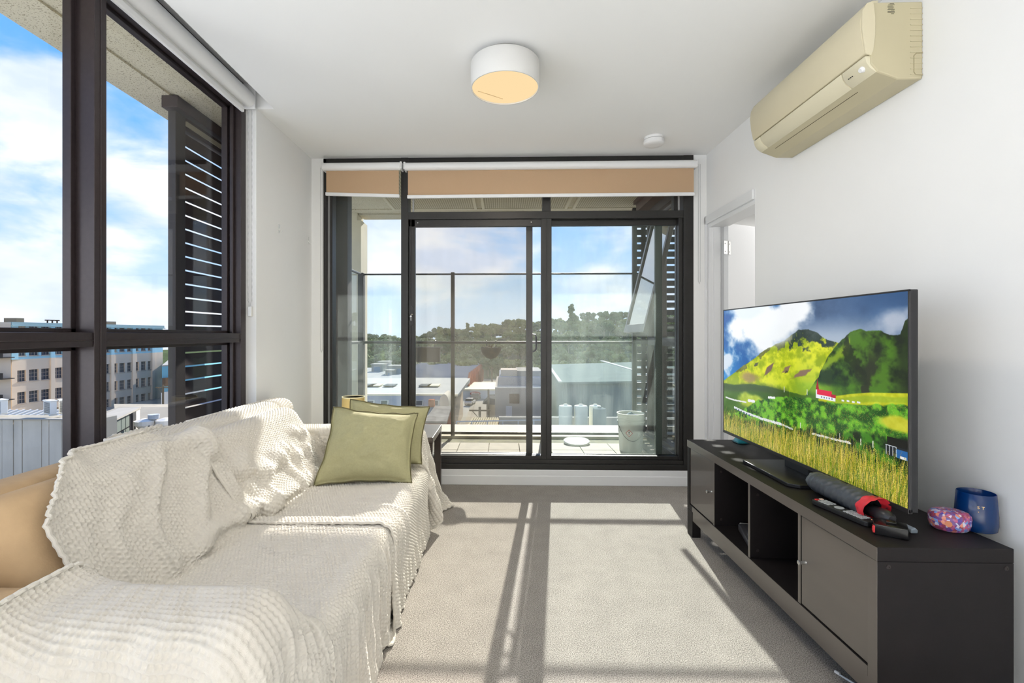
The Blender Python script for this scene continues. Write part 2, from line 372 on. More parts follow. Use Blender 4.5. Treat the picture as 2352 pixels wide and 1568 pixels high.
# ---- balcony door
d1 = sgroup('door_1', (0, YB, 0.12)); bf = black_frame
def dd(name, mb, m=bf, bevel=0.0025, parent=d1): return obj(name, mb, m, parent, bevel=bevel)
dd('jamb_frame', MB().box(-1.44, -1.415, YB, YB+0.11, 0.125, 2.6).box(-1.390, -1.37, YB+0.01, YB+0.10, 0.125, 2.6))
dd('jamb_reveal', MB().box(-1.415, -1.390, YB+0.03, YB+0.08, 0.23, 2.56), mat('grey reveal', (150, 150, 150), 0.5))
dd('jamb_frame', MB().box(1.42, 1.497, YB-0.005, YB+0.11, 0.125, 2.6).box(1.387, 1.42, YB+0.012, YB+0.10, 0.2, 2.12))
dd('head_frame', MB().box(-1.44, 1.497, YB, YB+0.11, 2.545, 2.6))
dd('sill_frame', MB().box(-1.44, 1.497, YB-0.012, YB+0.13, 0.122, 0.165).box(-1.44, 1.497, YB+0.002, YB+0.11, 0.165, 0.198).box(-1.37, 1.42, YB+0.02, YB+0.09, 0.198, 0.226))
dd('transom_bar', MB().box(-0.81, 1.42, YB-0.004, YB+0.11, 2.108, 2.167))
dd('mullion', MB().box(-0.812, -0.755, YB-0.006, YB+0.11, 0.165, 2.6))
dd('mullion', MB().box(0.317, 0.379, YB+0.002, YB+0.10, 2.167, 2.56))
dd('light_strip', MB().box(-0.728, -0.716, YB+0.03, YB+0.05, 2.167, 2.56), mat('grey seal', (170, 170, 168), 0.5))
dd('light_strip', MB().box(1.39, 1.402, YB+0.03, YB+0.05, 2.167, 2.56), mat('grey seal', (170, 170, 168), 0.5))
# fixed pane on the left
obj('pane', MB().box(-1.38, -0.80, YB+0.055, YB+0.061, 0.21, 2.56), pane_fixed, d1)
for a, b in ((-0.755, 0.317), (0.379, 1.40)):
    obj('pane', MB().box(a, b, YB+0.055, YB+0.061, 2.16, 2.555), glass('highlight glass', (0.95, 0.95, 0.90), 0.5, 0, 0.01, (0.9, 0.85, 0.7), 0.5), d1)
dd('fanlight_frame', MB().box(1.352, 1.378, YB+0.02, YB+0.08, 2.167, 2.56))
# sliding leaf and fixed leaf
f = MB(); f.box(-0.752, -0.703, YB+0.012, YB+0.05, 0.2, 2.108); f.box(0.303, 0.386, YB+0.0, YB+0.05, 0.2, 2.108)
f.box(-0.752, 0.386, YB+0.012, YB+0.05, 2.052, 2.108); f.box(-0.752, 0.386, YB+0.012, YB+0.05, 0.19, 0.226)
f.box(-0.738, -0.733, YB+0.006, YB+0.014, 0.2, 2.108); f.box(0.345, 0.349, YB-0.003, YB+0.002, 0.2, 2.108)
leaf = dd('sliding_leaf', f)
obj('pane', MB().box(-0.71, 0.31, YB+0.028, YB+0.034, 0.215, 2.06), pane_mid, leaf)
f = MB(); f.box(0.386, 1.42, YB+0.055, YB+0.095, 2.064, 2.108); f.box(0.386, 1.42, YB+0.055, YB+0.095, 0.19, 0.226); f.box(1.383, 1.42, YB+0.055, YB+0.095, 0.2, 2.108); f.box(0.32, 0.386, YB+0.055, YB+0.095, 0.2, 2.108)
leaf2 = dd('fixed_leaf', f)
obj('pane', MB().box(0.38, 1.39, YB+0.072, YB+0.078, 0.215, 2.07), pane_right, leaf2)
f = MB(); f.box(0.190, 0.241, YB+0.098, YB+0.12, 0.2, 2.108); f.box(-0.752, -0.72, YB+0.098, YB+0.12, 0.2, 2.108); f.box(-0.752, 0.241, YB+0.098, YB+0.12, 2.075, 2.108); f.box(-0.752, 0.241, YB+0.098, YB+0.12, 0.2, 0.228)
f.box(0.205, 0.208, YB+0.094, YB+0.099, 1.03, 1.24)
scr = dd('screen_door', f)
obj('insect_screen', MB().box(-0.73, 0.20, YB+0.108, YB+0.109, 0.215, 2.08), screen_mesh, scr)
f = MB(); f.box(1.238, 1.296, YB+0.125, YB+0.15, 0.205, 2.09)
dd('outer_stile', f, mat('dark green black aluminium', (30, 36, 26), 0.35, 0.3))
hd = MB().tube([(0.241, YB+0.09, 1.19), (0.262, YB+0.085, 1.188), (0.27, YB+0.08, 1.17), (0.27, YB+0.08, 1.08), (0.262, YB+0.085, 1.06), (0.241, YB+0.09, 1.05)], 0.007, 8)
hd.box(0.241, 0.285, YB+0.075, YB+0.085, 1.115, 1.127)
dd('handle', hd, bf, 0, scr)
lk = dd('lock_plate', MB().prism([(-0.743, 1.28), (-0.736, 1.26), (-0.722, 1.26), (-0.715, 1.285), (-0.715, 1.39), (-0.722, 1.42), (-0.74, 1.42), (-0.743, 1.40)], YB+0.004, YB+0.014, 'y'), bf, 0, leaf)
kk = MB().cyl((-0.733, YB+0.004, 1.335), (-0.733, YB-0.008, 1.335), 0.008, n=12).tube([(-0.733, YB-0.006, 1.34), (-0.728, YB-0.014, 1.352), (-0.715, YB-0.014, 1.35)], 0.0035, 6).box(-0.7355, -0.7305, YB-0.004, YB+0.004, 1.30, 1.325)
obj('lock_lever', kk, chrome, leaf)
for x in (-0.68, 0.225): obj('screw', MB().cyl((x, YB+0.012, 2.083), (x, YB+0.008, 2.083), 0.004, n=8), chrome, leaf)

# ---- balcony
tile_m = mat('pale stone paver', (150, 144, 130), 0.85, var=(9, 0.10), bump=(60, 0.15, 0.003))
bal = struct('balcony_floor', MB().box(-1.62, 1.60, 3.98, 5.9, -0.12, 0.082), mat('dark grout', (112, 106, 94), 0.9, var=(6, 0.2)))
first = None
NX, NY = 8, 3
for i in range(NX):
    for j in range(NY):
        x0 = -1.02+0.2945*i; y0 = 3.99+0.2955*j
        o = obj('tile', MB().box(x0+0.003, x0+0.2915, y0+0.003, y0+0.2925, 0.083, 0.1+random.uniform(-.001, .001)), tile_m, bal, bevel=0.002)
obj('gravel_strip', MB().box(1.36, 1.56, 3.99, 4.88, 0.083, 0.094), mat('dark gravel', (96, 90, 80), 0.95, var=(60, 0.35), bump=(90, 0.8, 0.01)), bal)
obj('drain_channel', MB().box(-1.55, 1.56, 4.88, 5.12, 0.07, 0.088), mat('mossy drain', (86, 84, 50), 0.9, var=(12, 0.4)), bal)
obj('kerb', MB().box(-1.6, 1.56, 5.13, 5.29, 0.08, 0.10), mat('brown kerb', (150, 140, 108), 0.8, var=(9, 0.15)), bal)
obj('ledge', MB().box(-1.7, 1.8, 5.31, 5.85, 0.04, 0.10), mat('pale ledge', (160, 154, 138), 0.8, var=(5, 0.05)), bal)
bm_ = thing('balustrade', 'dark framed glass balustrade along the far edge of the balcony', 'balustrade', (0, 5.2, 0.1))
dark_post = mat('dark olive metal', (50, 47, 36), 0.4, 0.4)
pm = black_frame
obj('top_rail', MB().box(-1.5, 1.46, 5.185, 5.215, 1.832, 1.848), pm, bm_, bevel=0.003)
obj('mid_rail', MB().box(-1.5, 1.46, 5.16, 5.21, 1.092, 1.118), dark_post, bm_, bevel=0.004)
obj('bottom_rail', MB().box(-1.5, 1.46, 5.18, 5.22, 0.118, 0.145), dark_post, bm_, bevel=0.003)
for x in (-0.54, 0.43, 1.40): obj('post', MB().box(x-0.02, x+0.02, 5.18, 5.22, 0.088, 1.86), dark_post, bm_, bevel=0.003)
for a, b in ((-1.46, -0.565), (-0.512, 0.405), (0.455, 1.375)): obj('glass_panel', MB().box(a, b, 5.197, 5.203, 0.15, 1.835), balu_glass, bm_)
bs = thing('balustrade', 'glass balustrade along the left side of the balcony behind the dark post', 'balustrade', (-1.5, 4.6, 0.1))
obj('corner_post', MB().box(-1.56, -1.50, 5.16, 5.23, 0.088, 1.855), mat('weathered dark steel', (64, 60, 58), 0.6, 0.3, var=(14, 0.35)), bs, bevel=0.003)
obj('top_rail', MB().box(-1.55, -1.52, 4.0, 5.16, 1.832, 1.85), pm, bs, bevel=0.003)
obj('mid_rail', MB().box(-1.55, -1.51, 4.0, 5.16, 1.092, 1.118), dark_post, bs, bevel=0.003)
obj('glass_panel', MB().box(-1.54, -1.534, 4.02, 5.15, 0.12, 1.835), balu_glass, bs)
# dark steel post just outside the fixed pane
struct('steel_column', MB().box(-1.432, -1.322, 4.08, 4.2, 0.083, 2.66), mat('smeared dark steel', (58, 53, 52), 0.55, 0.2, var=(10, 0.35), aniso=(1, 1, 0.3)), bevel=0.004)
struct('concrete_column', MB().box(-2.3, -1.75, 5.75, 6.02, -8, 2.66).box(-1.75, -1.70, 5.75, 6.02, -8, 2.56), concrete_col)
# slab above
so = struct('soffit', MB().box(-2.28, 3.6, 3.98, 6.03, 2.66, 2.95).box(-2.28, -1.74, -5, 3.98, 2.66, 2.95).box(-2.28, -2.03, -5, 6.03, 2.648, 2.66).box(-1.99, -1.74, -5, 3.98, 2.648, 2.66).box(-1.74, 3.6, 5.80, 6.03, 2.632, 2.66).box(-1.97, 3.6, 5.62, 5.77, 2.648, 2.66), soffit_mat)
mesh_m = mat('perforated soffit mesh', (176, 166, 140), 0.7)
def mesh_mat():
    nt = mesh_m.node_tree; L = nt.links.new; b = nt.nodes['Principled BSDF']
    tc = nt.nodes.new('ShaderNodeTexCoord'); mp = nt.nodes.new('ShaderNodeMapping'); mp.inputs['Rotation'].default_value = (0, 0, R(45)); mp.inputs['Scale'].default_value = (60, 60, 60); L(tc.outputs['Object'], mp.inputs[0])
    ck = nt.nodes.new('ShaderNodeTexChecker'); ck.inputs['Scale'].default_value = 1; ck.inputs[1].default_value = lin((196, 186, 158)); ck.inputs[2].default_value = lin((140, 130, 104)); L(mp.outputs[0], ck.inputs[0]); L(ck.outputs[0], b.inputs['Base Color'])
mesh_mat()
for a, b in ((-1.28, -0.30), (-0.24, 0.74), (0.80, 1.55)):
    obj('mesh_panel', MB().box(a+0.03, b-0.03, 4.05, 5.56, 2.642, 2.655), mesh_m, so)
    f = MB(); f.box(a, a+0.03, 4.02, 5.6, 2.636, 2.656); f.box(b-0.03, b, 4.02, 5.6, 2.636, 2.656); f.box(a+.03, b-.03, 5.565, 5.595, 2.636, 2.656); f.box(a+.03, b-.03, 4.02, 4.05, 2.636, 2.656)
    obj('panel_frame', f, concrete_col, so)
obj('fascia', MB().box(1.45, 1.56, 3.98, 5.3, 2.52, 2.656).box(1.42, 1.45, 3.98, 5.3, 2.60, 2.656), mat('brown fascia', (92, 72, 62), 0.6, var=(20, 0.15)), so)

# bedroom glazing on the right side of the balcony
w2 = sgroup('window_2', (1.56, 4.6, 0.1))
bz = mat('grey bronze aluminium', (96, 88, 84), 0.35, 0.4)
obj('sill_frame', MB().box(1.54, 1.62, 3.98, 5.25, 0.083, 0.17).box(1.515, 1.54, 3.98, 5.25, 0.083, 0.13), bz, w2, bevel=0.003)
obj('head_frame', MB().box(1.56, 1.62, 3.98, 5.25, 2.42, 2.66), bz, w2)
obj('transom_bar', MB().box(1.55, 1.62, 3.98, 5.25, 1.08, 1.16), bz, w2, bevel=0.003)
for y in (3.98, 4.82, 5.21): obj('mullion', MB().box(1.55, 1.62, y, y+0.045, 0.17, 2.42), bz, w2, bevel=0.003)
refl_glass = glass('reflective bedroom glass', (0.62, 0.66, 0.64), 1.0, 0.08)
for a, b in ((4.025, 4.82), (4.865, 5.21)): obj('pane', MB().box(1.59, 1.595, a, b, 0.17, 1.08), refl_glass, w2)
obj('pane', MB().box(1.59, 1.595, 4.865, 5.21, 1.16, 2.42), refl_glass, w2)
# top hung sash, swung out over the balcony
Ms = Matrix.Translation((1.56, 0, 2.42)) @ Matrix.Rotation(R(14.0), 4, 'Y')
f = MB(); f.box(-0.02, 0.02, 4.30, 4.35, -1.25, 0, Ms); f.box(-0.02, 0.02, 4.95, 5.0, -1.25, 0, Ms); f.box(-0.02, 0.02, 4.35, 4.95, -1.25, -1.17, Ms); f.box(-0.02, 0.02, 4.35, 4.95, -0.05, 0, Ms)
sa = obj('awning_sash', f, bz, w2, bevel=0.003)
obj('pane', MB().box(-0.006, 0.0, 4.34, 4.96, -1.18, -0.04, Ms), glass('sky mirror glass', (0.50, 0.54, 0.50), 1.0, 0.42), sa)

# slatted sun screens
slat_m = mat('dark red brown slat', (50, 34, 32), 0.5, 0.2, var=(8, 0.2), aniso=(1, 0.2, 1))
ls = thing('louvre_screen', 'tall dark brown slatted sun screen outside the left window', 'screen', (-2.02, 3.4, 0.1))
obj('stile', MB().box(-2.05, -2.0, 2.905, 2.995, 0.12, 2.56), mat('bronze screen frame', (66, 60, 56), 0.4, 0.4), ls, bevel=0.003)
obj('stile', MB().box(-2.05, -2.0, 4.1, 4.19, 0.12, 2.56), slat_m, ls, bevel=0.003)
obj('top_track', MB().box(-2.08, -1.98, 2.89, 4.3, 2.575, 2.648), slat_m, ls, bevel=0.003)
obj('top_rail', MB().box(-2.045, -2.005, 2.995, 4.1, 2.48, 2.56), slat_m, ls)
obj('track_strip', MB().box(-2.003, -1.995, 3.0, 4.1, 2.505, 2.535), mat('pale track strip', (150, 140, 118), 0.6), ls)
p = None
for k in range(27):
    z = 2.43-0.0875*k
    if p is None:
        Mt = Matrix.Translation((-2.025, 0, z)) @ Matrix.Rotation(R(-12), 4, 'Y')
        p = obj('slat', MB().box(-0.008, 0.008, 2.995, 4.1, -0.038, 0.038, Mt), slat_m, ls)
    else: dup_part(p, ls, (0, 0, -0.0875*k))
rs = thing('louvre_screen', 'dark slatted sun screen at the far right corner of the balcony', 'screen', (1.9, 5.38, 0.1))
dk = mat('dark grey slat', (52, 47, 46), 0.5, 0.2, var=(12, 0.2))
obj('stile', MB().box(1.445, 1.491, 5.41, 5.46, 0.10, 2.6), dk, rs, bevel=0.003)
obj('stile', MB().box(2.62, 2.67, 5.41, 5.46, 0.10, 2.6), dk, rs, bevel=0.003)
obj('stile', MB().box(1.545, 1.59, 5.42, 5.46, 0.10, 2.6), dk, rs, bevel=0.003)
p = None
for k in range(30):
    if p is None: p = obj('slat', MB().box(1.491, 2.62, 5.415, 5.435, 2.46, 2.518), dk, rs)
    else: dup_part(p, rs, (0, 0, -0.081*k))
struct('balcony_return', MB().box(1.62, 3.0, 5.3, 5.31, 0.0, 0.1), bz)

# ------------------------------------------------------------------ blinds
def blind(label, x0, x1, zt, zb0, zb1, chain_x=None, chain_z=(2.5, 1.5)):
    t = thing('roller_blind', label, 'blind', ((x0+x1)/2, 3.77, 2.5))
    obj('roller', MB().cyl((x0, 3.765, zt), (x1, 3.765, zt), 0.03, n=24), white_plastic, t, smooth=True)
    for x, s in ((x0, -1), (x1, 1)): obj('bracket', MB().box(x-0.004 if s > 0 else x-0.012, x+0.012 if s > 0 else x+0.004, 3.75, YB, zt-0.022, zt+0.034), white_plastic, t, bevel=0.003)
    f = MB(); nx, nz = 20, 6; P = np.zeros((nx, nz, 3))
    for i in range(nx):
        for j in range(nz):
            a, b = i/(nx-1), j/(nz-1); zb = zb0+(zb1-zb0)*a
            P[i, j] = (x0+0.02+(x1-x0-0.035)*a, 3.775+0.002*math.sin(a*9)*b, zt-0.01+(zb-zt+0.01)*b)
    P2 = P.copy(); P2[:, :, 1] += 0.0012; f.grid(P); f.grid(P2)
    obj('fabric', f, cream_fabric, t)
    a, b = Vector((x0+0.015, 3.775, zb0-0.008)), Vector((x1-0.01, 3.775, zb1-0.008))
    obj('hem_bar', MB().add([a+Vector(q) for q in ((0, -.009, -.013), (0, .009, -.013), (0, .009, .013), (0, -.009, .013))]+[b+Vector(q) for q in ((0, -.009, -.013), (0, .009, -.013), (0, .009, .013), (0, -.009, .013))], [(0, 1, 2, 3), (7, 6, 5, 4), (0, 4, 5, 1), (1, 5, 6, 2), (2, 6, 7, 3), (3, 7, 4, 0)]), white_plastic, t, bevel=0.004)
    if chain_x: obj('chain', MB().tube([(chain_x-0.006, 3.76, chain_z[0]), (chain_x-0.006, 3.76, chain_z[1]+0.02), (chain_x, 3.76, chain_z[1]), (chain_x+0.008, 3.76, chain_z[1]+0.02), (chain_x+0.008, 3.76, chain_z[0])], 0.0022, 6), mat('grey chain', (190, 190, 190), 0.4), t)
    return t
blind('short tan roller blind over the narrow fixed pane beside the left wall', -1.412, -0.802, 2.507, 2.305, 2.285, -1.425, (2.5, 1.05))
blind('long tan roller blind across the sliding balcony door', -0.765, 1.49, 2.503, 2.278, 2.283, 1.51, (2.5, 1.58))
t = thing('roller_blind', 'white rolled up blind in the ceiling recess along the left window', 'blind', (-1.57, 0.3, 2.63))
obj('roller', MB().cyl((-1.565, -2.3, 2.635), (-1.565, 2.93, 2.635), 0.046, n=28), white_plastic, t, smooth=True)
obj('hem_bar', MB().box(-1.595, -1.575, -2.28, 2.91, 2.545, 2.578), white_plastic, t, bevel=0.007)
obj('fabric', MB().box(-1.588, -1.584, -2.28, 2.91, 2.575, 2.64), mat('white blind cloth', (225, 225, 222), 0.9), t)
for y in (-2.32, 2.935): obj('bracket', MB().box(-1.60, -1.525, y, y+0.012, 2.58, 2.74), white_plastic, t, bevel=0.004)
ch = MB(); zz = np.linspace(2.58, 1.36, 60)
for x in (-1.577, -1.553): ch.tube([(x+(0 if z > 1.4 else (0.008 if x < -1.565 else -0.008)), 2.952, z) for z in zz], [0.0030 if i % 2 else 0.0014 for i in range(60)], 6)
obj('chain', ch, mat('grey chain', (190, 190, 190), 0.4), t)
obj('chain_tensioner', MB().box(-1.578, -1.552, 2.945, 2.968, 1.30, 1.365), mat('clear plastic', (215, 215, 212), 0.2), t, bevel=0.006)

# ------------------------------------------------------------------ ceiling things
t = thing('ceiling_light', 'round white drum ceiling light glowing warm in the middle of the ceiling', 'lamp', (0.011, 2.48, 2.6))
obj('base_plate', MB().cyl((0.011, 2.48, 2.575), (0.011, 2.48, 2.6), 0.14, n=48), mat('grey base', (150, 148, 144), 0.6), t, smooth=True)
obj('drum', MB().lathe([(0.10, 2.577), (0.172, 2.577), (0.176, 2.572), (0.176, 2.452), (0.174, 2.449), (0.169, 2.449), (0.169, 2.456), (0.169, 2.47)], (0.011, 2.48, 0), 72), mat('matt white shade', (214, 213, 210), 0.6), t, smooth=True)
obj('diffuser', MB().lathe([(0.0, 2.4515), (0.10, 2.452), (0.168, 2.456), (0.168, 2.462), (0.0, 2.462)], (0.011, 2.48, 0), 64), emis('warm diffuser', (255, 224, 172), 0.92), t, smooth=True)
obj('seam', MB().box(-0.155, 0.0, -0.0015, 0.0015, 2.4495, 2.4515, Matrix.Translation((-0.063, 2.545, 0)) @ Matrix.Rotation(R(34), 4, 'Z') @ Matrix.Translation((0.075, 0, 0))), mat('tan seam', (214, 184, 140), 0.6), t)
pl = bpy.data.lights.new('ceiling_light_glow', 'AREA'); pl.shape = 'DISK'; pl.size = 0.3; pl.energy = 9; pl.color = (1, 0.88, 0.72)
po = bpy.data.objects.new('ceiling_light_glow', pl); COL.objects.link(po); po.location = (0.011, 2.48, 2.447)
t = thing('smoke_detector', 'small white round smoke detector on the ceiling near the window', 'detector', (1.08, 3.49, 2.6))
obj('base', MB().lathe([(0.068, 2.6), (0.068, 2.584), (0.064, 2.582)], (1.08, 3.49, 0), 40), white_plastic, t, smooth=True)
obj('vent_ring', MB().lathe([(0.064, 2.584), (0.064, 2.576)], (1.08, 3.49, 0), 40), mat('shaded vent', (150, 150, 150), 0.6), t, smooth=True)
obj('cover', MB().lathe([(0.070, 2.578), (0.072, 2.57), (0.070, 2.552), (0.062, 2.545), (0.03, 2.543), (0.0, 2.543)], (1.08, 3.49, 0), 40), white_plastic, t, smooth=True)
for y, z, s in ((3.27, 1.915, 'nearer the window corner'), (3.774, 1.93, 'farther')):
    t = thing('adhesive_hook', 'small clear adhesive hook on the left wall, %s' % ('the one closer to the tall dark window' if y < 3.5 else 'the one beside the balcony door'), 'hook', (-1.535, y, z))
    obj('backing', MB().box(-1.535, -1.532, y-0.009, y+0.009, z-0.03, z+0.03), mat('clear plastic', (215, 215, 212), 0.2), t, bevel=0.002)
    obj('hook_arm', MB().tube([(-1.532, y, z), (-1.524, y, z-0.022), (-1.515, y, z-0.025), (-1.513, y, z-0.012)], 0.003, 8), mat('clear plastic', (215, 215, 212), 0.2), t)

# ------------------------------------------------------------------ air conditioner
ac = thing('air_conditioner', 'cream wall mounted split air conditioner high on the right wall', 'air conditioner', (1.6, 2.3, 2.3))
cream = mat('aged cream plastic', (206, 197, 168), 0.42, var=(3, 0.03)); creamd = mat('aged cream plastic shaded side', (186, 177, 146), 0.45, var=(3, 0.03)); creaml = mat('paler cream plastic', (212, 205, 178), 0.4)  # body and near end carry their shade in a darker cream
Y0, Y1 = 1.884, 2.715
body = [(1.6, 2.165), (1.51, 2.165), (1.43, 2.195), (1.405, 2.225), (1.402, 2.46), (1.6, 2.46)]
obj('body', MB().prism(body, Y0, Y1, 'y'), [creamd], ac, bevel=0.006)
front = [(1.405, 2.262), (1.384, 2.262), (1.372, 2.32), (1.366, 2.38), (1.371, 2.42), (1.388, 2.452), (1.415, 2.468), (1.44, 2.468), (1.42, 2.44), (1.41, 2.36)]
obj('front_panel', MB().prism(front, Y0+0.002, Y1-0.002, 'y'), cream, ac, smooth=True, bevel=0.004)
low = [(1.405, 2.258), (1.386, 2.256), (1.392, 2.232), (1.405, 2.212), (1.425, 2.197), (1.44, 2.192), (1.44, 2.22)]
obj('louvre_flap', MB().prism(low, Y0+0.135, Y1-0.075, 'y'), creaml, ac, smooth=True, bevel=0.002)
obj('sensor_panel', MB().prism([(x, z) for x, z in low], Y0+0.004, Y0+0.13, 'y'), creaml, ac, smooth=True, bevel=0.002)
obj('end_panel', MB().prism([(x, z) for x, z in low], Y1-0.07, Y1-0.004, 'y'), creaml, ac, smooth=True, bevel=0.002)
obj('outlet_slot', MB().prism([(1.447, 2.1905), (1.458, 2.184), (1.458, 2.19), (1.447, 2.197)], Y0+0.14, Y1-0.09, 'y'), mat('dark slot', (66, 56, 34), 0.8), ac)
obj('eye_sensor', MB().cyl((1.40, Y0+0.035, 2.222), (1.390, Y0+0.035, 2.216), 0.013, 0.008, n=20), white_plastic, ac, smooth=True)
lb = MB()
for k in range(3): lb.cyl((1.398, Y0+0.085+0.010*k, 2.222), (1.3945, Y0+0.085+0.010*k, 2.220), 0.002, n=8)
obj('indicator', lb, mat('dark indicator', (30, 30, 26), 0.5), ac, kind='stuff')
obj('display', MB().prism([(1.404, 2.2155), (1.409, 2.2105), (1.410, 2.2125), (1.406, 2.2175)], Y0+0.085, Y0+0.108, 'y').prism([(1.415, 2.206), (1.421, 2.201), (1.422, 2.204), (1.417, 2.208)], Y0+0.05, Y0+0.085, 'y'), mat('grey green label', (182, 182, 148), 0.5), ac)
lab = MB(); 
for k, (w0, w1) in enumerate(((0.3, 0.9), (0.1, 1), (0, .75), (0, .9), (.1, .8), (0, 1), (0.5, .95), (0, 1), (0, 1), (.5, .9))):
    z = 2.452-0.0042*k; lab.box(1.468+0.026*w0, 1.468+0.026*w1, Y0-0.0012, Y0+0.001, z-0.0011, z)
obj('rating_label', lab, mat('dark print', (70, 66, 56), 0.7), ac, label='small dark printed rating text on the near end', kind='stuff')
gr = MB()
for k in range(13): z = 2.18+0.021*k; gr.box(1.553, 1.598, Y0-0.0015, Y0+0.001, z, z+0.0025)
obj('side_ribs', gr, creamd, ac, kind='stuff')
cp = MB().tube([(1.598, Y0-0.001, 2.262), (1.575, Y0-0.001, 2.262), (1.566, Y0-0.001, 2.252), (1.566, Y0-0.001, 2.19), (1.572, Y0-0.001, 2.18), (1.598, Y0-0.001, 2.178)], 0.0014, 5)
obj('pipe_knockout', cp, mat('cream shadow line', (150, 140, 110), 0.6), ac)
obj('end_cap', MB().prism([(1.384, 2.262), (1.37, 2.36), (1.372, 2.43), (1.39, 2.455), (1.412, 2.462), (1.420, 2.40), (1.420, 2.33), (1.412, 2.27), (1.405, 2.256)], Y0-0.004, Y0+0.003, 'y'), cream, ac, bevel=0.0015)
obj('badge', MB().prism([(1.3835, 2.27), (1.3825, 2.276), (1.385, 2.276), (1.386, 2.27)], Y0+0.035, Y0+0.085, 'y'), mat('grey badge', (190, 186, 168), 0.4), ac)

# ------------------------------------------------------------------ television cabinet
bb = mat('black brown wood', (24, 20, 20), 0.55, 0.0, spec=0.25, var=(7, 0.2), bump=(60, 0.08, 0.002), aniso=(1, 0.12, 1))
bbd = mat('black brown veneer lightened as sheen', (74, 66, 59), 0.42, 0.0, spec=0.9, coat=0.4, var=(7, 0.18), bump=(60, 0.06, 0.002), aniso=(1, 0.12, 1))  # same wood as the carcass, window sheen put into a lighter colour
UX0, UX1, UY0, UY1, UT = 1.108, 1.502, 1.46, 2.935, 0.56
cab = thing('tv_cabinet', 'long low black brown television cabinet with two doors and two open cubbies', 'cabinet', ((UX0+UX1)/2, 2.2, 0))
def cb(name, mb, m=bb, p=cab, bevel=0.002, **k): return obj(name, mb, m, p, bevel=bevel, **k)
cb('top_panel', MB().box(UX0, UX1, UY0, UY1, 0.518, UT))
spn = cb('side_panel', MB().box(UX0, UX1, UY0, UY0+0.036, 0.0, 0.5175))
cb('side_panel', MB().box(UX0, UX1, UY1-0.036, UY1, 0.152, 0.5175))
for x, z in ((1.14, 0.515), (1.48, 0.515)):
    obj('screw_cap', MB().lathe([(0.0065, 0.0), (0.0065, 0.0015), (0.003, 0.0015), (0.0028, 0.0005), (0, 0.0005)], (x, UY0, z-0.012), 16, M=Matrix.Rotation(R(90), 4, 'X')), mat('dark screw', (58, 52, 50), 0.3, 0.5), spn)
for y in (2.575, 2.21, 1.84): 
    dv = cb('divider', MB().box(UX0+0.003, UX1, y-0.008, y+0.008, 0.185, 0.5175))
    for z in (0.47, 0.22): obj('screw_cap', MB().cyl((1.145, y-0.008, z), (1.145, y-0.0095, z), 0.006, n=14), mat('dark screw', (58, 52, 50), 0.3, 0.5), dv)
cb('bottom_panel', MB().box(UX0, UX1, UY0+0.036, UY1-0.036, 0.152, 0.185))
fm = mat('front edge lightened as sheen', (76, 68, 61), 0.4, 0.0, spec=0.9, coat=0.3, var=(7, 0.15), aniso=(1, 0.12, 1))  # strips added over the front, window sheen put into their lighter colour
obj('front_sheen_strip', MB().box(UX0-.0012, UX0, UY0, UY1, .519, UT-.001).box(UX0-.0012, UX0, UY0, UY0+.036, .002, .518).box(UX0-.0012, UX0, UY0+.037, UY1-.076, .153, .184), fm, cab)
obj('front_sheen_strip', MB().box(UX0+.0028, UX0+.004, UY0+.037, UY1-.076, .099, .151), fm, cab)
for y in (2.575, 2.21, 1.84): obj('front_sheen_strip', MB().box(UX0+.0018, UX0+.003, y-.008, y+.008, .186, .517), fm, cab)
cb('back_panel', MB().box(UX1-0.012, UX1-0.004, UY0+0.036, UY1-0.036, 0.185, 0.5175))
cb('under_rail', MB().box(UX0+0.004, UX0+0.03, UY0+0.036, UY1-0.04, 0.098, 0.1515))
cb('under_rail', MB().box(UX1-0.03, UX1-0.004, UY0+0.036, UY1-0.04, 0.098, 0.1515))
for x in (UX0, UX1-0.05): cb('leg', MB().box(x+0.0005, x+0.05, UY1-0.075, UY1-0.0005, 0.0, 0.1515))
for y0, y1, ky in ((1.498, 1.83, 1.806), (2.585, 2.897, 2.607)):
    d = cb('door', MB().box(UX0+0.004, UX0+0.02, y0, y1, 0.188, 0.515), bbd)
    obj('knob', MB().lathe([(0.0075, 0.0), (0.006, 0.004), (0.0065, 0.018), (0.0085, 0.022), (0.0085, 0.026), (0.006, 0.028), (0, 0.028)], (UX0+0.004, ky, 0.352), 20, M=Matrix.Rotation(R(-90), 4, 'Y')), chrome, d, smooth=True, label='small silver knob')

# ------------------------------------------------------------------ television
tv = thing('television', 'large flat screen television showing a green mountain valley with a red roofed church', 'television', (1.30, 2.2, 0.562))
tvb = mat('black tv plastic', (26, 26, 28), 0.35); tvm = mat('grey tv metal', (92, 90, 92), 0.35, 0.7)
TX, TY0, TY1, TZ0, TZ1 = 1.29, 1.568, 2.862, 0.622, 1.334
obj('housing', MB().box(TX+0.002, TX+0.028, TY0, TY1, TZ0, TZ1).box(TX+0.028, TX+0.06, 1.75, 2.68, 0.66, 1.0), tvb, tv, bevel=0.003)
obj('bezel', MB().box(TX-0.002, TX+0.004, TY0, TY0+0.005, TZ0, TZ1).box(TX-0.002, TX+0.004, TY1-0.005, TY1, TZ0, TZ1).box(TX-0.002, TX+0.004, TY0, TY1, TZ1-0.006, TZ1).box(TX-0.003, TX+0.01, TY0, TY1, TZ0-0.002, TZ0+0.013), mat('dark metal bezel', (62, 61, 62), 0.35, 0.6), tv, bevel=0.001)
obj('stand_base', MB().prism([(1.175, 2.40), (1.185, 2.41), (1.40, 2.41), (1.40, 2.0), (1.21, 2.0), (1.175, 2.03)], 0.561, 0.577, 'z'), mat('satin black stand', (52, 52, 54), 0.28, 0.6), tv, bevel=0.003)
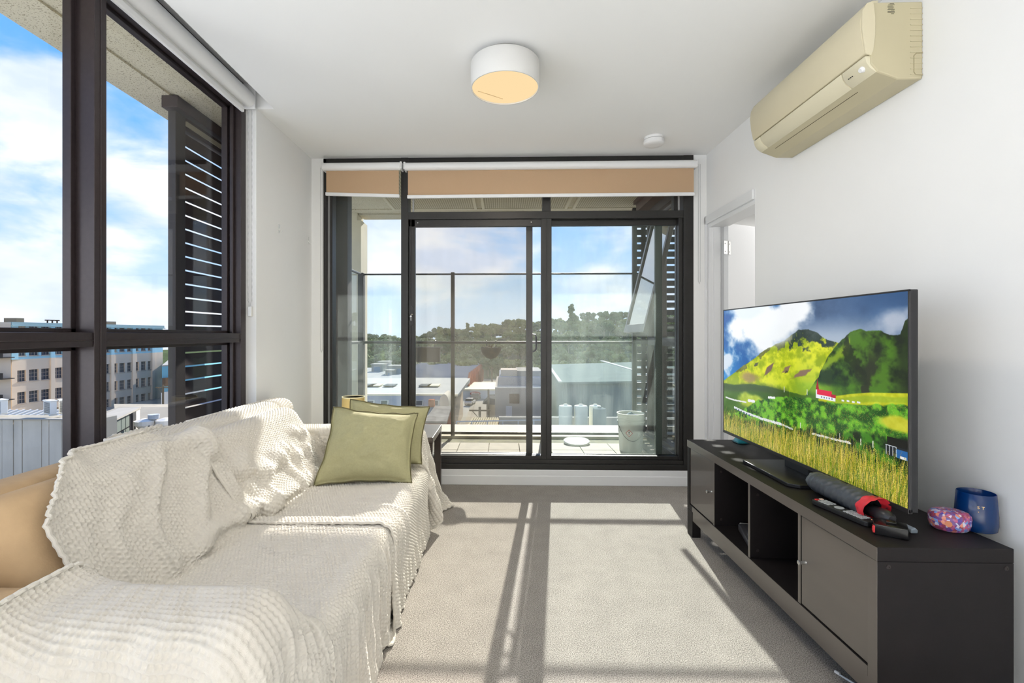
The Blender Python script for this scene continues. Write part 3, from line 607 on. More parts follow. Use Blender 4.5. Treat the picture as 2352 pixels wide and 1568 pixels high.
obj('stand_neck', MB().prism([(1.318, 0.575), (1.36, 0.575), (1.36, 0.72), (1.318, 0.72)], 2.12, 2.30, 'y'), tvb, tv, bevel=0.004)

def fbm(n, m, cx, cy, oct=5, seed=0, rough=0.55):
    g = np.random.default_rng(seed); out = np.zeros((n, m)); amp = 1; tot = 0
    for o in range(oct):
        a, b = max(2, int(cy*2**o))+1, max(2, int(cx*2**o))+1
        r = g.random((a+1, b+1)); yy = np.linspace(0, a-1e-6, n); xx = np.linspace(0, b-1e-6, m)
        y0 = yy.astype(int); x0 = xx.astype(int); fy = (yy-y0)[:, None]; fx = (xx-x0)[None, :]; fy = fy*fy*(3-2*fy); fx = fx*fx*(3-2*fx)
        v = r[y0][:, x0]*(1-fy)*(1-fx)+r[y0+1][:, x0]*fy*(1-fx)+r[y0][:, x0+1]*(1-fy)*fx+r[y0+1][:, x0+1]*fy*fx
        out += amp*v; tot += amp; amp *= rough
    return out/tot
def tv_picture(n, m):
    """landscape picture on the screen: rows from the top, columns from the left, sRGB 0..1"""
    V, U = np.mgrid[0:n, 0:m]; V = V/(n-1.0); U = U/(m-1.0)
    def curve(pts):
        p = np.array(pts); return np.interp(U[0], p[:, 0], p[:, 1])[None, :]
    C = lambda *c: np.array(c)/255.0
    def put(img, mask, col): m3 = np.clip(mask, 0, 1)[..., None]; return img*(1-m3)+col*m3
    f1 = fbm(n, m, 4, 3, 6, 1); f2 = fbm(n, m, 10, 7, 6, 2); f3 = fbm(n, m, 40, 26, 4, 3); f4 = fbm(n, m, 3, 6, 5, 4)
    sm = lambda x, a, b: np.clip((x-a)/(b-a), 0, 1)**2*(3-2*np.clip((x-a)/(b-a), 0, 1))
    # sky
    img = np.zeros((n, m, 3))+C(20, 84, 160)
    img = put(img, sm(V, 0.15, 0.55)*(1-sm(U, 0.0, 0.3)), C(56, 138, 208))
    img = put(img, sm(U, 0.36, 0.56), C(70, 100, 140)+(f2[..., None]-0.5)*0.30)
    img = put(img, sm(U, 0.62, 0.9)*(1-sm(V, 0.0, 0.2))*0.8, C(48, 84, 130))
    img = put(img, sm(U, 0.45, 0.62)*sm(V, 0.06, 0.24)*(1-sm(U, .8, 1)), C(168, 182, 200))
    cl = sm(0.26-np.hypot((U-0.35)*0.85, (V-0.13)*1.05)+(f1-0.5)*0.42+(f2-.5)*.12, 0.0, 0.12); img = put(img, cl, C(244, 247, 250))
    cl = sm(0.16-np.hypot((U-0.20)*0.7, (V-0.0)*2.2)+(f1-0.5)*0.34, 0.0, 0.10); img = put(img, cl, C(232, 240, 248))
    cl = sm(0.10-np.hypot((U-0.03)*0.9, (V-0.47)*0.55)+(f2-0.5)*0.2, 0.0, 0.06); img = put(img, cl, C(216, 228, 242))
    cl = sm(0.10-np.hypot((U-0.945)*1.0, (V-0.125)*0.9)+(f1-0.5)*0.32, 0.0, 0.10); img = put(img, cl*0.75, C(206, 210, 220))
    # mountains
    r1 = curve([(0, .58), (.02, .566), (.12, .485), (.243, .388), (.347, .306), (.42, .26), (.47, .242), (.51, .205), (.526, .19), (.552, .166), (.611, .165), (.65, .186), (.706, .228), (.751, .24), (.85, .42), (1, .6)])
    r2 = curve([(.58, .60), (.66, .44), (.70, .33), (.751, .24), (.79, .192), (.815, .178), (.839, .163), (.86, .178), (.89, .178), (.917, .176), (.935, .192), (.952, .201), (.977, .196), (.985, .16), (.992, .13), (1, .12)])
    m1 = sm(V-r1+(f3-.5)*0.016, 0, 0.006)
    tex = sm(f2*.55+f3*.45+.12*np.sin(U*60+V*90+f1*20)*.3, 0.36, 0.64)[..., None]
    c1 = C(150, 172, 16)*(1-tex)+C(226, 230, 44)*tex
    sh_ = sm(V-r1, .14, .36)[..., None]*sm(U, .2, .6)[..., None]; c1 = c1*(1-sh_*.45)+C(120, 160, 26)*sh_*.45
    dk = sm(.12-(V-r1)+(f3-.5)*.22-np.abs(U-.585)*.55, 0, .05); c1 = put(c1, dk, C(34, 52, 44)+(f3[..., None]-.5)*.2)
    rk = sm(.035-(V-r1)+(f3-.5)*.16, 0, .02)*(U > .10)*(U < .52); c1 = put(c1, rk*.85, C(92, 96, 50)+(f3[..., None]-.5)*.3)
    def streak(c1, a, b_, c_, d_, w, col):   # bare slip of earth down the slope
        t_ = np.clip(((U-a)*(c_-a)+(V-b_)*(d_-b_))/((c_-a)**2+(d_-b_)**2), 0, 1); q = np.hypot((U-a-t_*(c_-a))*1.5, V-b_-t_*(d_-b_)+(f3-.5)*.03); return put(c1, sm(w*(1.15-np.abs(2*t_-1))-q+(f2-.5)*.02, 0, .010), col)
    c1 = streak(c1, .41, .385, .335, .50, .022, C(122, 96, 84)); c1 = streak(c1, .515, .395, .455, .455, .020, C(136, 112, 84)); c1 = streak(c1, .64, .40, .505, .485, .020, C(136, 108, 88)); c1 = streak(c1, .50, .43, .475, .455, .010, C(70, 66, 50))
    c1 = put(c1, sm(.085-np.hypot((U-.235)*.9, (V-.525)*1.5)+(f2-.5)*.10, 0, .05)*.8, C(160, 132, 104)); c1 = streak(c1, .30, .40, .26, .44, .02, C(92, 96, 70))
    img = put(img, m1, c1)
    img = put(img, sm(.15-np.hypot((U-.44)*.9, (V-.20)*1.3)+(f1-.5)*.22, 0, .12)*.85*(U < .56), C(240, 244, 246))
    m2 = sm(V-r2+(f3-.5)*0.020, 0, 0.006)*(U > .57)
    dd_ = V-r2; t2 = sm(f2*.45+f3*.30+f4*.25+dd_*.35, .44, .66)[..., None]; c2 = C(20, 34, 20)*(1-t2)+C(74, 118, 26)*t2
    c2 = put(c2, sm(.05-np.abs((V-.30)-(U-.76)*(-1.2))+(f3-.5)*.05, 0, .04)*(V < .42)*(U < .80), C(128, 158, 34))
    c2 = put(c2, sm(V, .40, .55)*.55*(1-sm(U, .9, 1.0)*.5), C(72, 130, 30)); c2 = put(c2, sm(.026-np.abs(U-.865-(V-.45)*-.16+(f3-.5)*.05), 0, .014)*sm(V, .24, .36), C(38, 48, 30))
    c2 = put(c2, sm(.028-np.abs(U-.80-(V-.3)*.3+(f3-.5)*.08), 0, .02)*(V < .46)*.8, C(26, 38, 22)); c2 = put(c2, sm(.05-np.hypot((U-.70), (V-.44)*.8)+(f3-.5)*.07, 0, .03), C(40, 60, 26)); c2 = put(c2, sm(U, .945, .99)*.7, C(26, 36, 24))
    img = put(img, m2, c2)
    # foothill, meadows, bushes
    h1 = curve([(0, .605), (.1, .60), (.231, .568), (.34, .560), (.47, .567), (.603, .570), (.65, .552), (.74, .533), (1, .50)])
    img = put(img, sm(V-h1+(f3-.5)*.012, 0, .008), C(70, 108, 26)+(f2[..., None]-.5)*.28); img = put(img, sm(.05-np.abs(V-h1-.03)+(f2-.5)*.06, 0, .04)*(U < .5)*.7, C(44, 66, 22))
    img = put(img, sm(U, .5, .66)*(1-sm(U, .66, .8))*sm(.05-np.abs(V-.52), 0, .04)*.7, C(150, 196, 40))
    ym = curve([(0, .9), (.6, .60), (.74, .540), (.80, .515), (.87, .492), (1, .466)]); img = put(img, sm(V-ym, 0, .006)*(U > .66), C(200, 206, 36)+(f3[..., None]-.5)*.35); img = put(img, sm(.02-np.abs(V-ym-.035)+(f2-.5)*.03, 0, .012)*(U > .72)*.5, C(120, 160, 30))
    img = put(img, sm(.085-np.hypot((U-.26)*.55, (V-.695)*1.2)+(f2-.5)*.07, 0, .04), C(176, 196, 60)+(f3[..., None]-.5)*.2)
    bu = curve([(0, .86), (.12, .82), (.2, .755), (.3, .67), (.411, .628), (.5, .60), (.569, .584), (.74, .578), (.85, .558), (1, .515)])
    g = sm(f3*.62+f2*.38, .38, .62)[..., None]; cb_ = C(24, 76, 16)*(1-g)+C(112, 186, 40)*g; fr = RNG.random((n, m)); cb_ = put(cb_, (fr > .955)*.5, C(196, 120, 52)); cb_ = put(cb_, (fr < .05)*.4, C(206, 226, 90))
    img = put(img, sm(V-bu+(f3-.5)*.024, 0, .010), cb_)
    img = put(img, sm(.055-np.hypot((U-.965)*.75, (V-.622)*1.3)+(f2-.5)*.05, 0, .03), C(196, 196, 48)+(f3[..., None]-.5)*.2)
    dkb = curve([(0, .84), (.2, .835), (.369, .811), (.5, .79), (.603, .772), (.72, .735), (.815, .70), (.9, .69), (1, .672)])
    g = sm(f3*.8+f2*.2, .42, .70)[..., None]; img = put(img, sm(V-dkb+(f2-.5)*.09, 0, .03), C(10, 34, 12)*(1-g)+C(60, 124, 24)*g)
    # roads, small houses
    def line(img, pts, w, col):
        for (a, b), (c, d) in zip(pts[:-1], pts[1:]):
            t = np.clip(((U-a)*(c-a)+(V-b)*(d-b))/((c-a)**2+(d-b)**2), 0, 1); img = put(img, (np.hypot((U-a-t*(c-a))*1.78, V-b-t*(d-b)+(f3-.5)*.004) < w)*1.0, col)
        return img
    img = line(img, [(.02, .722), (.10, .727), (.20, .718)], .006, C(226, 228, 224)); img = line(img, [(.10, .785), (.2, .80), (.33, .806), (.451, .80)], .009, C(222, 228, 228)); img = line(img, [(.455, .80), (.52, .808)], .006, C(200, 206, 204)); img = line(img, [(.63, .796), (.72, .79), (.80, .782)], .006, C(214, 216, 214))
    img = line(img, [(.22, .700), (.265, .695)], .010, C(236, 238, 238)); img = line(img, [(.37, .64), (.41, .634)], .008, C(236, 238, 238))
    rect = lambda a, b, c, d: ((U > a) & (U < b) & (V > c) & (V < d))*1.0
    for k in range(7): img = put(img, rect(.11+.022*k, .122+.022*k, .790+.003*k, .802+.003*k), C(70, 96, 110))
    for k in range(4): img = put(img, rect(.765+.021*k, .776+.021*k, .556-.002*k, .566-.002*k), C(232, 232, 228))
    for u_, v_ in ((.47, .545), (.60, .535), (.565, .75), (.755, .745), (.84, .74), (.885, .735)): img = put(img, rect(u_, u_+.003, v_, v_+.035), C(220, 220, 200))
    # church
    img = put(img, ((np.abs(U-.6545) < (V-.462)*.13) & (V < .528) & (V > .462))*1.0, C(164, 26, 40)); img = put(img, rect(.6475, .6625, .525, .575), C(236, 236, 240))
    img = put(img, rect(.655, .738, .545, .576), C(236, 239, 244)); img = put(img, ((U > .652) & (U < .722) & (V > .522+.0*U) & (V < .553))*1.0, C(224, 30, 70)); img = put(img, rect(.718, .739, .538, .556), C(178, 28, 52))
    for k in range(5): img = put(img, rect(.672+.012*k, .677+.012*k, .558, .568), C(96, 110, 140))
    # dark buildings at the lower right edge
    img = put(img, rect(.935, 1.0, .690, .735), C(10, 14, 12)); img = put(img, rect(.930, 1.0, .732, .782), C(24, 32, 40)); img = put(img, rect(.965, 1.0, .742, .782), C(32, 96, 160))
    for k in range(4): img = put(img, rect(.931+.011*k, .933+.011*k, .732, .78), C(200, 208, 214))
    img = put(img, rect(.930, .966, .732, .736), C(200, 208, 214)); img = put(img, rect(.975, .995, .770, .782), C(226, 228, 228))
    # tall dry grass in front, blade by blade
    gr = curve([(0, .885), (.2, .895), (.441, .872), (.635, .853), (.815, .858), (1, .862)])
    base = C(72, 96, 18)+(f3[..., None]-.5)*.3; img = put(img, sm(V-gr+(f3-.5)*.05, 0, .02), base)
    cols = np.array([(214, 196, 60), (190, 176, 40), (236, 214, 110), (120, 150, 30), (90, 124, 24), (206, 180, 84)])/255.
    g = np.random.default_rng(5)
    for k in range(3800):
        u = g.random(); v0 = np.interp(u, U[0], gr[0])+0.17*g.random()**0.7; h = (.05+.075*g.random())*(.75+.4*u); dx = (g.random()-.35)*.022; col = cols[g.integers(6)]*(.7+.4*g.random())
        for q in np.linspace(0, 1, 26):
            y = int((v0-h*q)*(n-1)); x = int((u+dx*q*q)*(m-1))
            if 0 <= y < n and 0 <= x < m: img[y, x] = img[y, x]*.25+col*.75
    return np.clip(img, 0, 1)
def make_screen():
    n, m = 320, 560; im = tv_picture(n, m); im = np.where(im <= .04045, im/12.92, ((im+.055)/1.055)**2.4)
    ys = np.linspace(TY1-0.005, TY0+0.005, m+1); zs = np.linspace(TZ1-0.006, TZ0+0.013, n+1)
    P = np.zeros((n+1, m+1, 3)); P[..., 0] = TX; P[..., 1] = ys[None, :]; P[..., 2] = zs[:, None]; off = OFF[tv.name]; P -= np.array(off)
    idx = np.arange((n+1)*(m+1)).reshape(n+1, m+1); F = np.stack([idx[:-1, :-1], idx[1:, :-1], idx[1:, 1:], idx[:-1, 1:]], -1).reshape(-1, 4)
    me = bpy.data.meshes.new('screen'); nv, nf = P.shape[0]*P.shape[1], len(F)
    me.vertices.add(nv); me.vertices.foreach_set('co', P.reshape(-1).astype(np.float32)); me.loops.add(nf*4); me.loops.foreach_set('vertex_index', F.reshape(-1).astype(np.int32))
    me.polygons.add(nf); me.polygons.foreach_set('loop_start', np.arange(0, nf*4, 4, dtype=np.int32)); me.update(calc_edges=True)
    ca = me.color_attributes.new('picture', 'FLOAT_COLOR', 'CORNER'); col = np.ones((nf, 4, 4), np.float32); col[:, :, :3] = im.reshape(-1, 1, 3); ca.data.foreach_set('color', col.reshape(-1))
    mt = bpy.data.materials.new('lit screen'); mt.use_nodes = True; nt = mt.node_tree; b = nt.nodes['Principled BSDF']; b.inputs['Base Color'].default_value = (0.01, 0.01, 0.01, 1); b.inputs['Roughness'].default_value = 0.12; b.inputs['Specular IOR Level'].default_value = 0.35
    at_ = nt.nodes.new('ShaderNodeAttribute'); at_.attribute_name = 'picture'; nt.links.new(at_.outputs['Color'], b.inputs['Emission Color']); b.inputs['Emission Strength'].default_value = 0.92
    me.materials.append(mt); o = bpy.data.objects.new('screen', me); COL.objects.link(o); o.parent = tv
make_screen()

# ------------------------------------------------------------------ things on the cabinet
blk = mat('black rubber plastic', (24, 24, 26), 0.5); grey = mat('grey button', (176, 178, 180), 0.5)
t = thing('remote_control', 'long black television remote with grey buttons in front of the folded umbrella', 'remote', (1.188, 1.722, 0.561), 0, local=True)
t.rotation_euler = (0, 0, math.atan2(-0.195, 0.036))
obj('body', MB().prism([(-.112, -.019), (-.104, -.024), (.104, -.024), (.112, -.018), (.112, .018), (.104, .024), (-.104, .024), (-.112, .019)], 0.0, 0.018, 'z'), blk, t, bevel=0.004)
b = MB()
for i in range(4):
    for j in range(3): b.box(-.083+.012*i-.004, -.083+.012*i+.004, -.013+.013*j-.0045, -.013+.013*j+.0045, .017, .0205)
for i in range(6):
    for j in range(3): b.box(.022+.0125*i-.004, .022+.0125*i+.004, -.013+.013*j-.0045, -.013+.013*j+.0045, .017, .0205)
b.cyl((-.014, 0, .017), (-.014, 0, .0195), .015, n=20)
obj('buttons', b, grey, t, kind='stuff')
obj('power_button', MB().box(-.104, -.094, -.016, -.004, .017, .0212), mat('red button', (200, 44, 48), 0.5), t, bevel=0.001, label='red power button')
obj('source_button', MB().box(-.104, -.094, .002, .016, .017, .0212), mat('cream button', (226, 200, 184), 0.5), t, bevel=0.001)
obj('end_button', MB().box(.098, .104, .008, .018, .017, .0208), mat('orange button', (232, 150, 110), 0.5), t, bevel=0.001)

um = thing('folded_umbrella', 'folded umbrella in a crumpled dark grey sleeve with a red lining at its mouth', 'umbrella', (1.255, 1.86, 0.562))
def sleeve():
    A = Vector((1.255, 1.985, 0.604)); B = Vector((1.252, 1.655, 0.604)); n, m = 90, 48; P = np.zeros((n, m+1, 3)); g = fbm(n, m+1, 6, 3, 4, 31); g2 = fbm(n, m+1, 22, 5, 3, 32)
    for i in range(n):
        t_ = i/(n-1); c = A.lerp(B, t_); r = 0.0395+0.004*math.sin(t_*3.0)
        if t_ < .10: r *= 0.72+2.8*t_
        for j in range(m+1):
            a = 2*math.pi*j/m; jj = j % m
            ridge = abs(math.sin(a*1.5+t_*34+3*g[i, jj]))*0.004*math.sin(min(1, t_*3)*1.57)
            rr = r-ridge+(g[i, jj]-.5)*0.010+(g2[i, jj]-.5)*0.006
            x, z = math.cos(a)*rr*1.05, math.sin(a)*rr*(0.98)
            P[i, j] = (c.x+x, c.y, max(c.z+z, 0.5625))
        P[i, m] = P[i, 0]
    return P
P = sleeve(); mb = MB().grid(P); mb.add([tuple(p) for p in P[0, :-1]], [tuple(range(48))])
obj('sleeve', mb, mat('charcoal nylon', (66, 70, 76), 0.42, 0.0, bump=(120, 0.1, 0.001)), um, smooth=True, angle=70)
def cuff():
    n, m = 16, 48; P = np.zeros((n, m+1, 3)); g = fbm(n, m+1, 8, 2, 3, 41)
    for i in range(n):
        t_ = i/(n-1); y = 1.685-0.055*t_ if t_ < .7 else 1.6465+0.03*(t_-.7)/.3; r = 0.0425 if t_ < .7 else 0.0425-0.012*(t_-.7)/.3
        for j in range(m):
            a = 2*math.pi*j/m; rr = r+(g[i, j]-.5)*.012; P[i, j] = (1.252+math.cos(a)*rr*1.05, y-0.012*math.sin(a)+(g[i, j]-.5)*.01, max(.602+math.sin(a)*rr, .5625))
        P[i, m] = P[i, 0]
    return P
obj('lining', MB().grid(cuff()), mat('red nylon', (206, 44, 56), 0.5), um, smooth=True, label='red turned-out lining')
obj('handle', MB().lathe([(0.012, 0), (0.018, .015), (0.022, .05), (0.0225, .075), (0.019, .088), (0.013, .094), (0.012, .097), (0, .098)], (1.253, 1.685, .594), 28, M=Matrix.Rotation(R(90), 4, 'X')), mat('black handle rubber', (36, 36, 40), 0.35), um, smooth=True)
obj('strap_toggle', MB().prism([(1.285, .5635), (1.305, .5635), (1.307, .574), (1.297, .582), (1.285, .576)], 1.555, 1.60, 'y'), mat('grey blue toggle', (112, 122, 132), 0.4), um, bevel=0.003)

t = thing('tape_measure', 'small flat black box with a red clip on its end near the cabinet corner', 'box', (1.222, 1.558, 0.561), R(-34), local=True); t.scale = (.70, .80, 1)
obj('case', MB().prism([(-.062, -.036), (-.056, -.042), (.056, -.042), (.062, -.036), (.062, .036), (.056, .042), (-.056, .042), (-.062, .036)], 0, .033, 'z'), mat('gloss black plastic', (18, 18, 20), 0.16), t, bevel=0.003)
obj('red_clip', MB().box(-.064, -.056, -.043, -.028, .006, .028).box(-.066, -.062, -.040, -.031, .010, .023), mat('red button', (200, 44, 48), 0.5), t, bevel=0.001)
obj('top_button', MB().box(-.015, .022, -.008, .02, .033, .039), mat('gloss black plastic', (18, 18, 20), 0.16), t, bevel=0.002)

def tin_mat(name, seed):
    m = mat(name, (170, 100, 140), 0.28); nt = m.node_tree; L = nt.links.new; b = nt.nodes['Principled BSDF']
    tc = nt.nodes.new('ShaderNodeTexCoord'); v = nt.nodes.new('ShaderNodeTexVoronoi'); v.inputs['Scale'].default_value = 105; L(tc.outputs['Object'], v.inputs['Vector'])
    r = nt.nodes.new('ShaderNodeValToRGB'); r.color_ramp.interpolation = 'CONSTANT'; e = r.color_ramp.elements
    e[0].position = 0; e[0].color = lin((116, 74, 140)); e[1].position = .22; e[1].color = lin((176, 90, 128))
    for p, c in ((.4, (120, 150, 206)), (.52, (206, 196, 214)), (.64, (150, 70, 90)), (.8, (206, 132, 110)), (.9, (84, 70, 150))): q = e.new(p); q.color = lin(c)
    sp = nt.nodes.new('ShaderNodeSeparateColor'); L(v.outputs['Color'], sp.inputs[0]); L(sp.outputs[0], r.inputs[0])
    n = nt.nodes.new('ShaderNodeTexNoise'); n.inputs['Scale'].default_value = 150; n.inputs['Detail'].default_value = 3; L(tc.outputs['Object'], n.inputs['Vector'])
    mx = nt.nodes.new('ShaderNodeMix'); mx.data_type = 'RGBA'; mx.blend_type = 'OVERLAY'; mx.inputs['Factor'].default_value = .6; L(r.outputs[0], mx.inputs['A']); L(n.outputs['Color'], mx.inputs['B']); L(mx.outputs['Result'], b.inputs['Base Color'])
    return m
tm_ = tin_mat('flower printed tin', 1)
t = thing('oval_tin', 'small rounded tin with a pink and blue flower print beside the blue glass', 'tin', (1.447, 1.605, 0.561), R(-12), local=True); t.scale = (.9, .9, .95)
obj('base', MB().lathe([(.048, 0), (.056, .006), (.0605, .022), (.0605, .036), (.059, .0385)], (0, 0, 0), 48, 1.0, 0.82), tm_, t, smooth=True)
obj('lid', MB().lathe([(.0615, .038), (.062, .041), (.060, .052), (.052, .061), (.036, .065), (0, .0665)], (0, 0, 0), 48, 1.0, 0.82), tm_, t, smooth=True)
obj('front_spot', MB().cyl((-.0285, -.0455, .030), (-.0300, -.0472, .030), .010, n=20), mat('orange spot', (206, 132, 96), 0.4), t)
def blue_glass():
    m = mat('frosted blue glass', (8, 58, 112), 0.22, coat=0.6); nt = m.node_tree; L = nt.links.new; b = nt.nodes['Principled BSDF']
    tl = nt.nodes.new('ShaderNodeBsdfTranslucent'); tl.inputs[0].default_value = lin((14, 96, 190)); mx = nt.nodes.new('ShaderNodeMixShader'); mx.inputs[0].default_value = .45
    L(b.outputs[0], mx.inputs[1]); L(tl.outputs[0], mx.inputs[2]); L(mx.outputs[0], nt.nodes['Material Output'].inputs[0]); return m
t = thing('candle_glass', 'blue frosted candle glass with gold letters by the wall', 'candle', (1.532, 1.606, 0.561))
obj('vessel', MB().lathe([(.030, .0), (.044, .0), (.050, .004), (.0525, .02), (.0525, .05), (.048, .118), (.0465, .120), (.0455, .118), (.049, .06), (.049, .012), (.0, .012)], (1.532, 1.606, .561), 56), blue_glass(), t, smooth=True, angle=60)
obj('wax', MB().lathe([(.0, .012), (.048, .012), (.0485, .055), (0, .056)], (1.532, 1.606, .561), 40), mat('dark blue wax', (20, 44, 110), 0.6), t, smooth=True)
def text_mesh(name, cu):
    o = bpy.data.objects.new(name, cu); COL.objects.link(o); bpy.context.view_layer.update()
    me = bpy.data.meshes.new_from_object(o.evaluated_get(bpy.context.evaluated_depsgraph_get())); mt = cu.materials[0]
    bpy.data.objects.remove(o); bpy.data.curves.remove(cu); me.name = name
    if not me.materials: me.materials.append(mt)
    o = bpy.data.objects.new(name, me); COL.objects.link(o); return o
def text(name, s, size, m, parent, M, depth=0.0006):
    cu = bpy.data.curves.new(name, 'FONT'); cu.body = s; cu.size = size; cu.align_x = 'CENTER'; cu.align_y = 'CENTER'; cu.extrude = depth
    cu.materials.append(m); o = text_mesh(name, cu); o.parent = parent; o.matrix_basis = M; return o
gold = mat('gold print', (240, 214, 150), 0.3, 0.4)
ang = math.atan2(-1, -0.62)   # the way the letters face
for s, da, z in (('S', -0.10, .082), ('T', 0.11, .082)):
    a = ang+da; M = Matrix.Translation((0.0512*math.cos(a), 0.0512*math.sin(a), z)) @ Matrix.Rotation(a+R(90), 4, 'Z') @ Matrix.Rotation(R(93), 4, 'X'); text('letter', s, 0.0125, gold, t, M)
a = ang-0.10; obj('gold_dot', MB().cyl((1.532+.051*math.cos(a), 1.606+.051*math.sin(a), .561+.069), (1.532+.0522*math.cos(a), 1.606+.0522*math.sin(a), .561+.069), .0012, n=8), gold, t)

t = thing('teal_stand_foot', 'small teal plastic gadget under the far corner of the television', 'gadget', (1.39, 2.86, 0.561))
obj('shell', MB().prism([(1.355, .561), (1.42, .561), (1.415, .575), (1.395, .59), (1.37, .59), (1.357, .575)], 2.82, 2.885, 'y'), mat('teal plastic', (44, 150, 160), 0.3), t, bevel=0.006, smooth=True)
obj('shell_lip', MB().box(1.352, 1.424, 2.815, 2.89, .561, .566), mat('dark teal plastic', (22, 92, 100), 0.3), t, bevel=0.002)

t = thing('cup_holder_tray', 'dark grey plastic tray with two round wells inside the open cubby', 'tray', (1.215, 2.36, 0.186), R(-14), local=True)
dg = mat('dark grey moulded plastic', (62, 62, 66), 0.28)
obj('body', MB().prism([(-.05, -.13), (-.03, -.14), (.03, -.14), (.05, -.13), (.05, .13), (.03, .145), (-.03, .145), (-.05, .13)], 0.006, .04, 'z'), dg, t, bevel=0.008, smooth=True)
for y in (-.01, -.09): obj('well', MB().lathe([(.031, .040), (.034, .0425), (.037, .0405), (.037, .0395)], (0, y, 0), 32).lathe([(0, .0405), (.031, .0405)], (0, y, 0), 32), mat('gloss grey plastic', (96, 98, 104), 0.15), t, smooth=True)
obj('end_face', MB().prism([(-.036, .002), (.036, .002), (.042, .02), (.036, .038), (-.036, .038), (-.042, .02)], .142, .156, 'y'), mat('pale grey plastic', (150, 150, 146), 0.3), t, bevel=0.004)

t = thing('power_cable', 'short white cable end on the carpet under the near end of the cabinet', 'cable', (1.19, 1.7, 0.0))
obj('cord', MB().tube([(1.1735, 1.715, .0045), (1.185, 1.69, .0045), (1.20, 1.66, .0045), (1.24, 1.60, .0045), (1.33, 1.53, .0045)], .0032, 8), mat('white cable', (206, 214, 222), 0.4), t, smooth=True)
obj('plug_tip', MB().cyl((1.1735, 1.715, .0065), (1.167, 1.73, .0065), .0055, n=10), white_plastic, t)

# ------------------------------------------------------------------ side table and lamp behind the sofa
t = thing('side_table', 'dark brown square side table between the sofa end and the balcony door', 'table', (-0.8, 3.46, 0))
obj('table_top', MB().box(-1.24, -0.468, 3.215, 3.69, .46, .502), mat('dark table wood', (46, 36, 32), 0.3, var=(6, 0.2)), t, bevel=0.003)
for x in (-1.215, -0.495):
    for y in (3.24, 3.665): obj('leg', MB().box(x-.025, x+.025, y-.025, y+.025, 0, .46), mat('dark table wood', (46, 36, 32), 0.3, var=(6, 0.2)), t, bevel=0.002)
t = thing('table_lamp', 'small lamp with a pale yellow drum shade on the side table', 'lamp', (-1.075, 3.45, .502))
obj('base', MB().lathe([(.055, .502), (.055, .512), (.02, .52), (.012, .53), (.012, .60)], (-1.075, 3.45, 0), 28), chrome, t, smooth=True)
shm = mat('pale yellow shade', (240, 222, 160), 0.8, trans=0.45)
obj('lamp_shade', MB().lathe([(.083, .57), (.079, .742), (.0775, .742), (.0815, .57)], (-1.075, 3.45, 0), 44), shm, t, smooth=True)
obj('shade_rim', MB().lathe([(.0802, .738), (.0802, .745), (.077, .745), (.077, .738)], (-1.075, 3.45, 0), 44), mat('ivory rim', (236, 226, 186), 0.6), t)

# ------------------------------------------------------------------ sofa
SO = thing('sofa', 'tan two seat sofa under cream throws along the left windows', 'sofa', (-1.0, 2.0, 0))
tan = mat('tan suede', (184, 156, 120), 0.9, var=(14, 0.08), bump=(220, 0.2, 0.002))
SY0, SY1 = 0.93, 3.12
def rounded(name, x0, x1, y0, y1, z0, z1, r, M=None, m=tan, seg=4):
    o = obj(name, MB().box(x0, x1, y0, y1, z0, z1, M), m, SO, bevel=r, seg=seg, smooth=True, angle=80); return o
rounded('base', -1.46, -0.49, SY0+.02, SY1-.02, .09, .27, .02)
rounded('back_frame', -1.52, -1.36, SY0+.02, SY1-.02, .09, .765, .05)
rounded('arm', -1.46, -0.50, SY0, SY0+.22, .09, .60, .07)
rounded('arm', -1.46, -0.50, SY1-.24, SY1, .09, .60, .07)
rounded('seat_cushion', -1.30, -0.455, SY0+.225, 2.02, .265, .415, .05)
rounded('seat_cushion', -1.30, -0.455, 2.025, SY1-.245, .265, .385, .05)
Mb = Matrix.Translation((-1.01, 0, .38)) @ Matrix.Rotation(R(-33), 4, 'Y')
rounded('back_cushion', -.17, 0.0, SY0+.23, 2.02, -.02, .50, .075, Mb)
rounded('back_cushion', -.17, 0.0, 2.03, SY1-.25, -.02, .47, .075, Mb)
for x in (-1.42, -0.56):
    for y in (SY0+.06, SY1-.08): obj('leg', MB().box(x-.025, x+.025, y-.025, y+.025, 0, .09), mat('black leg', (26, 24, 24), 0.4), SO)

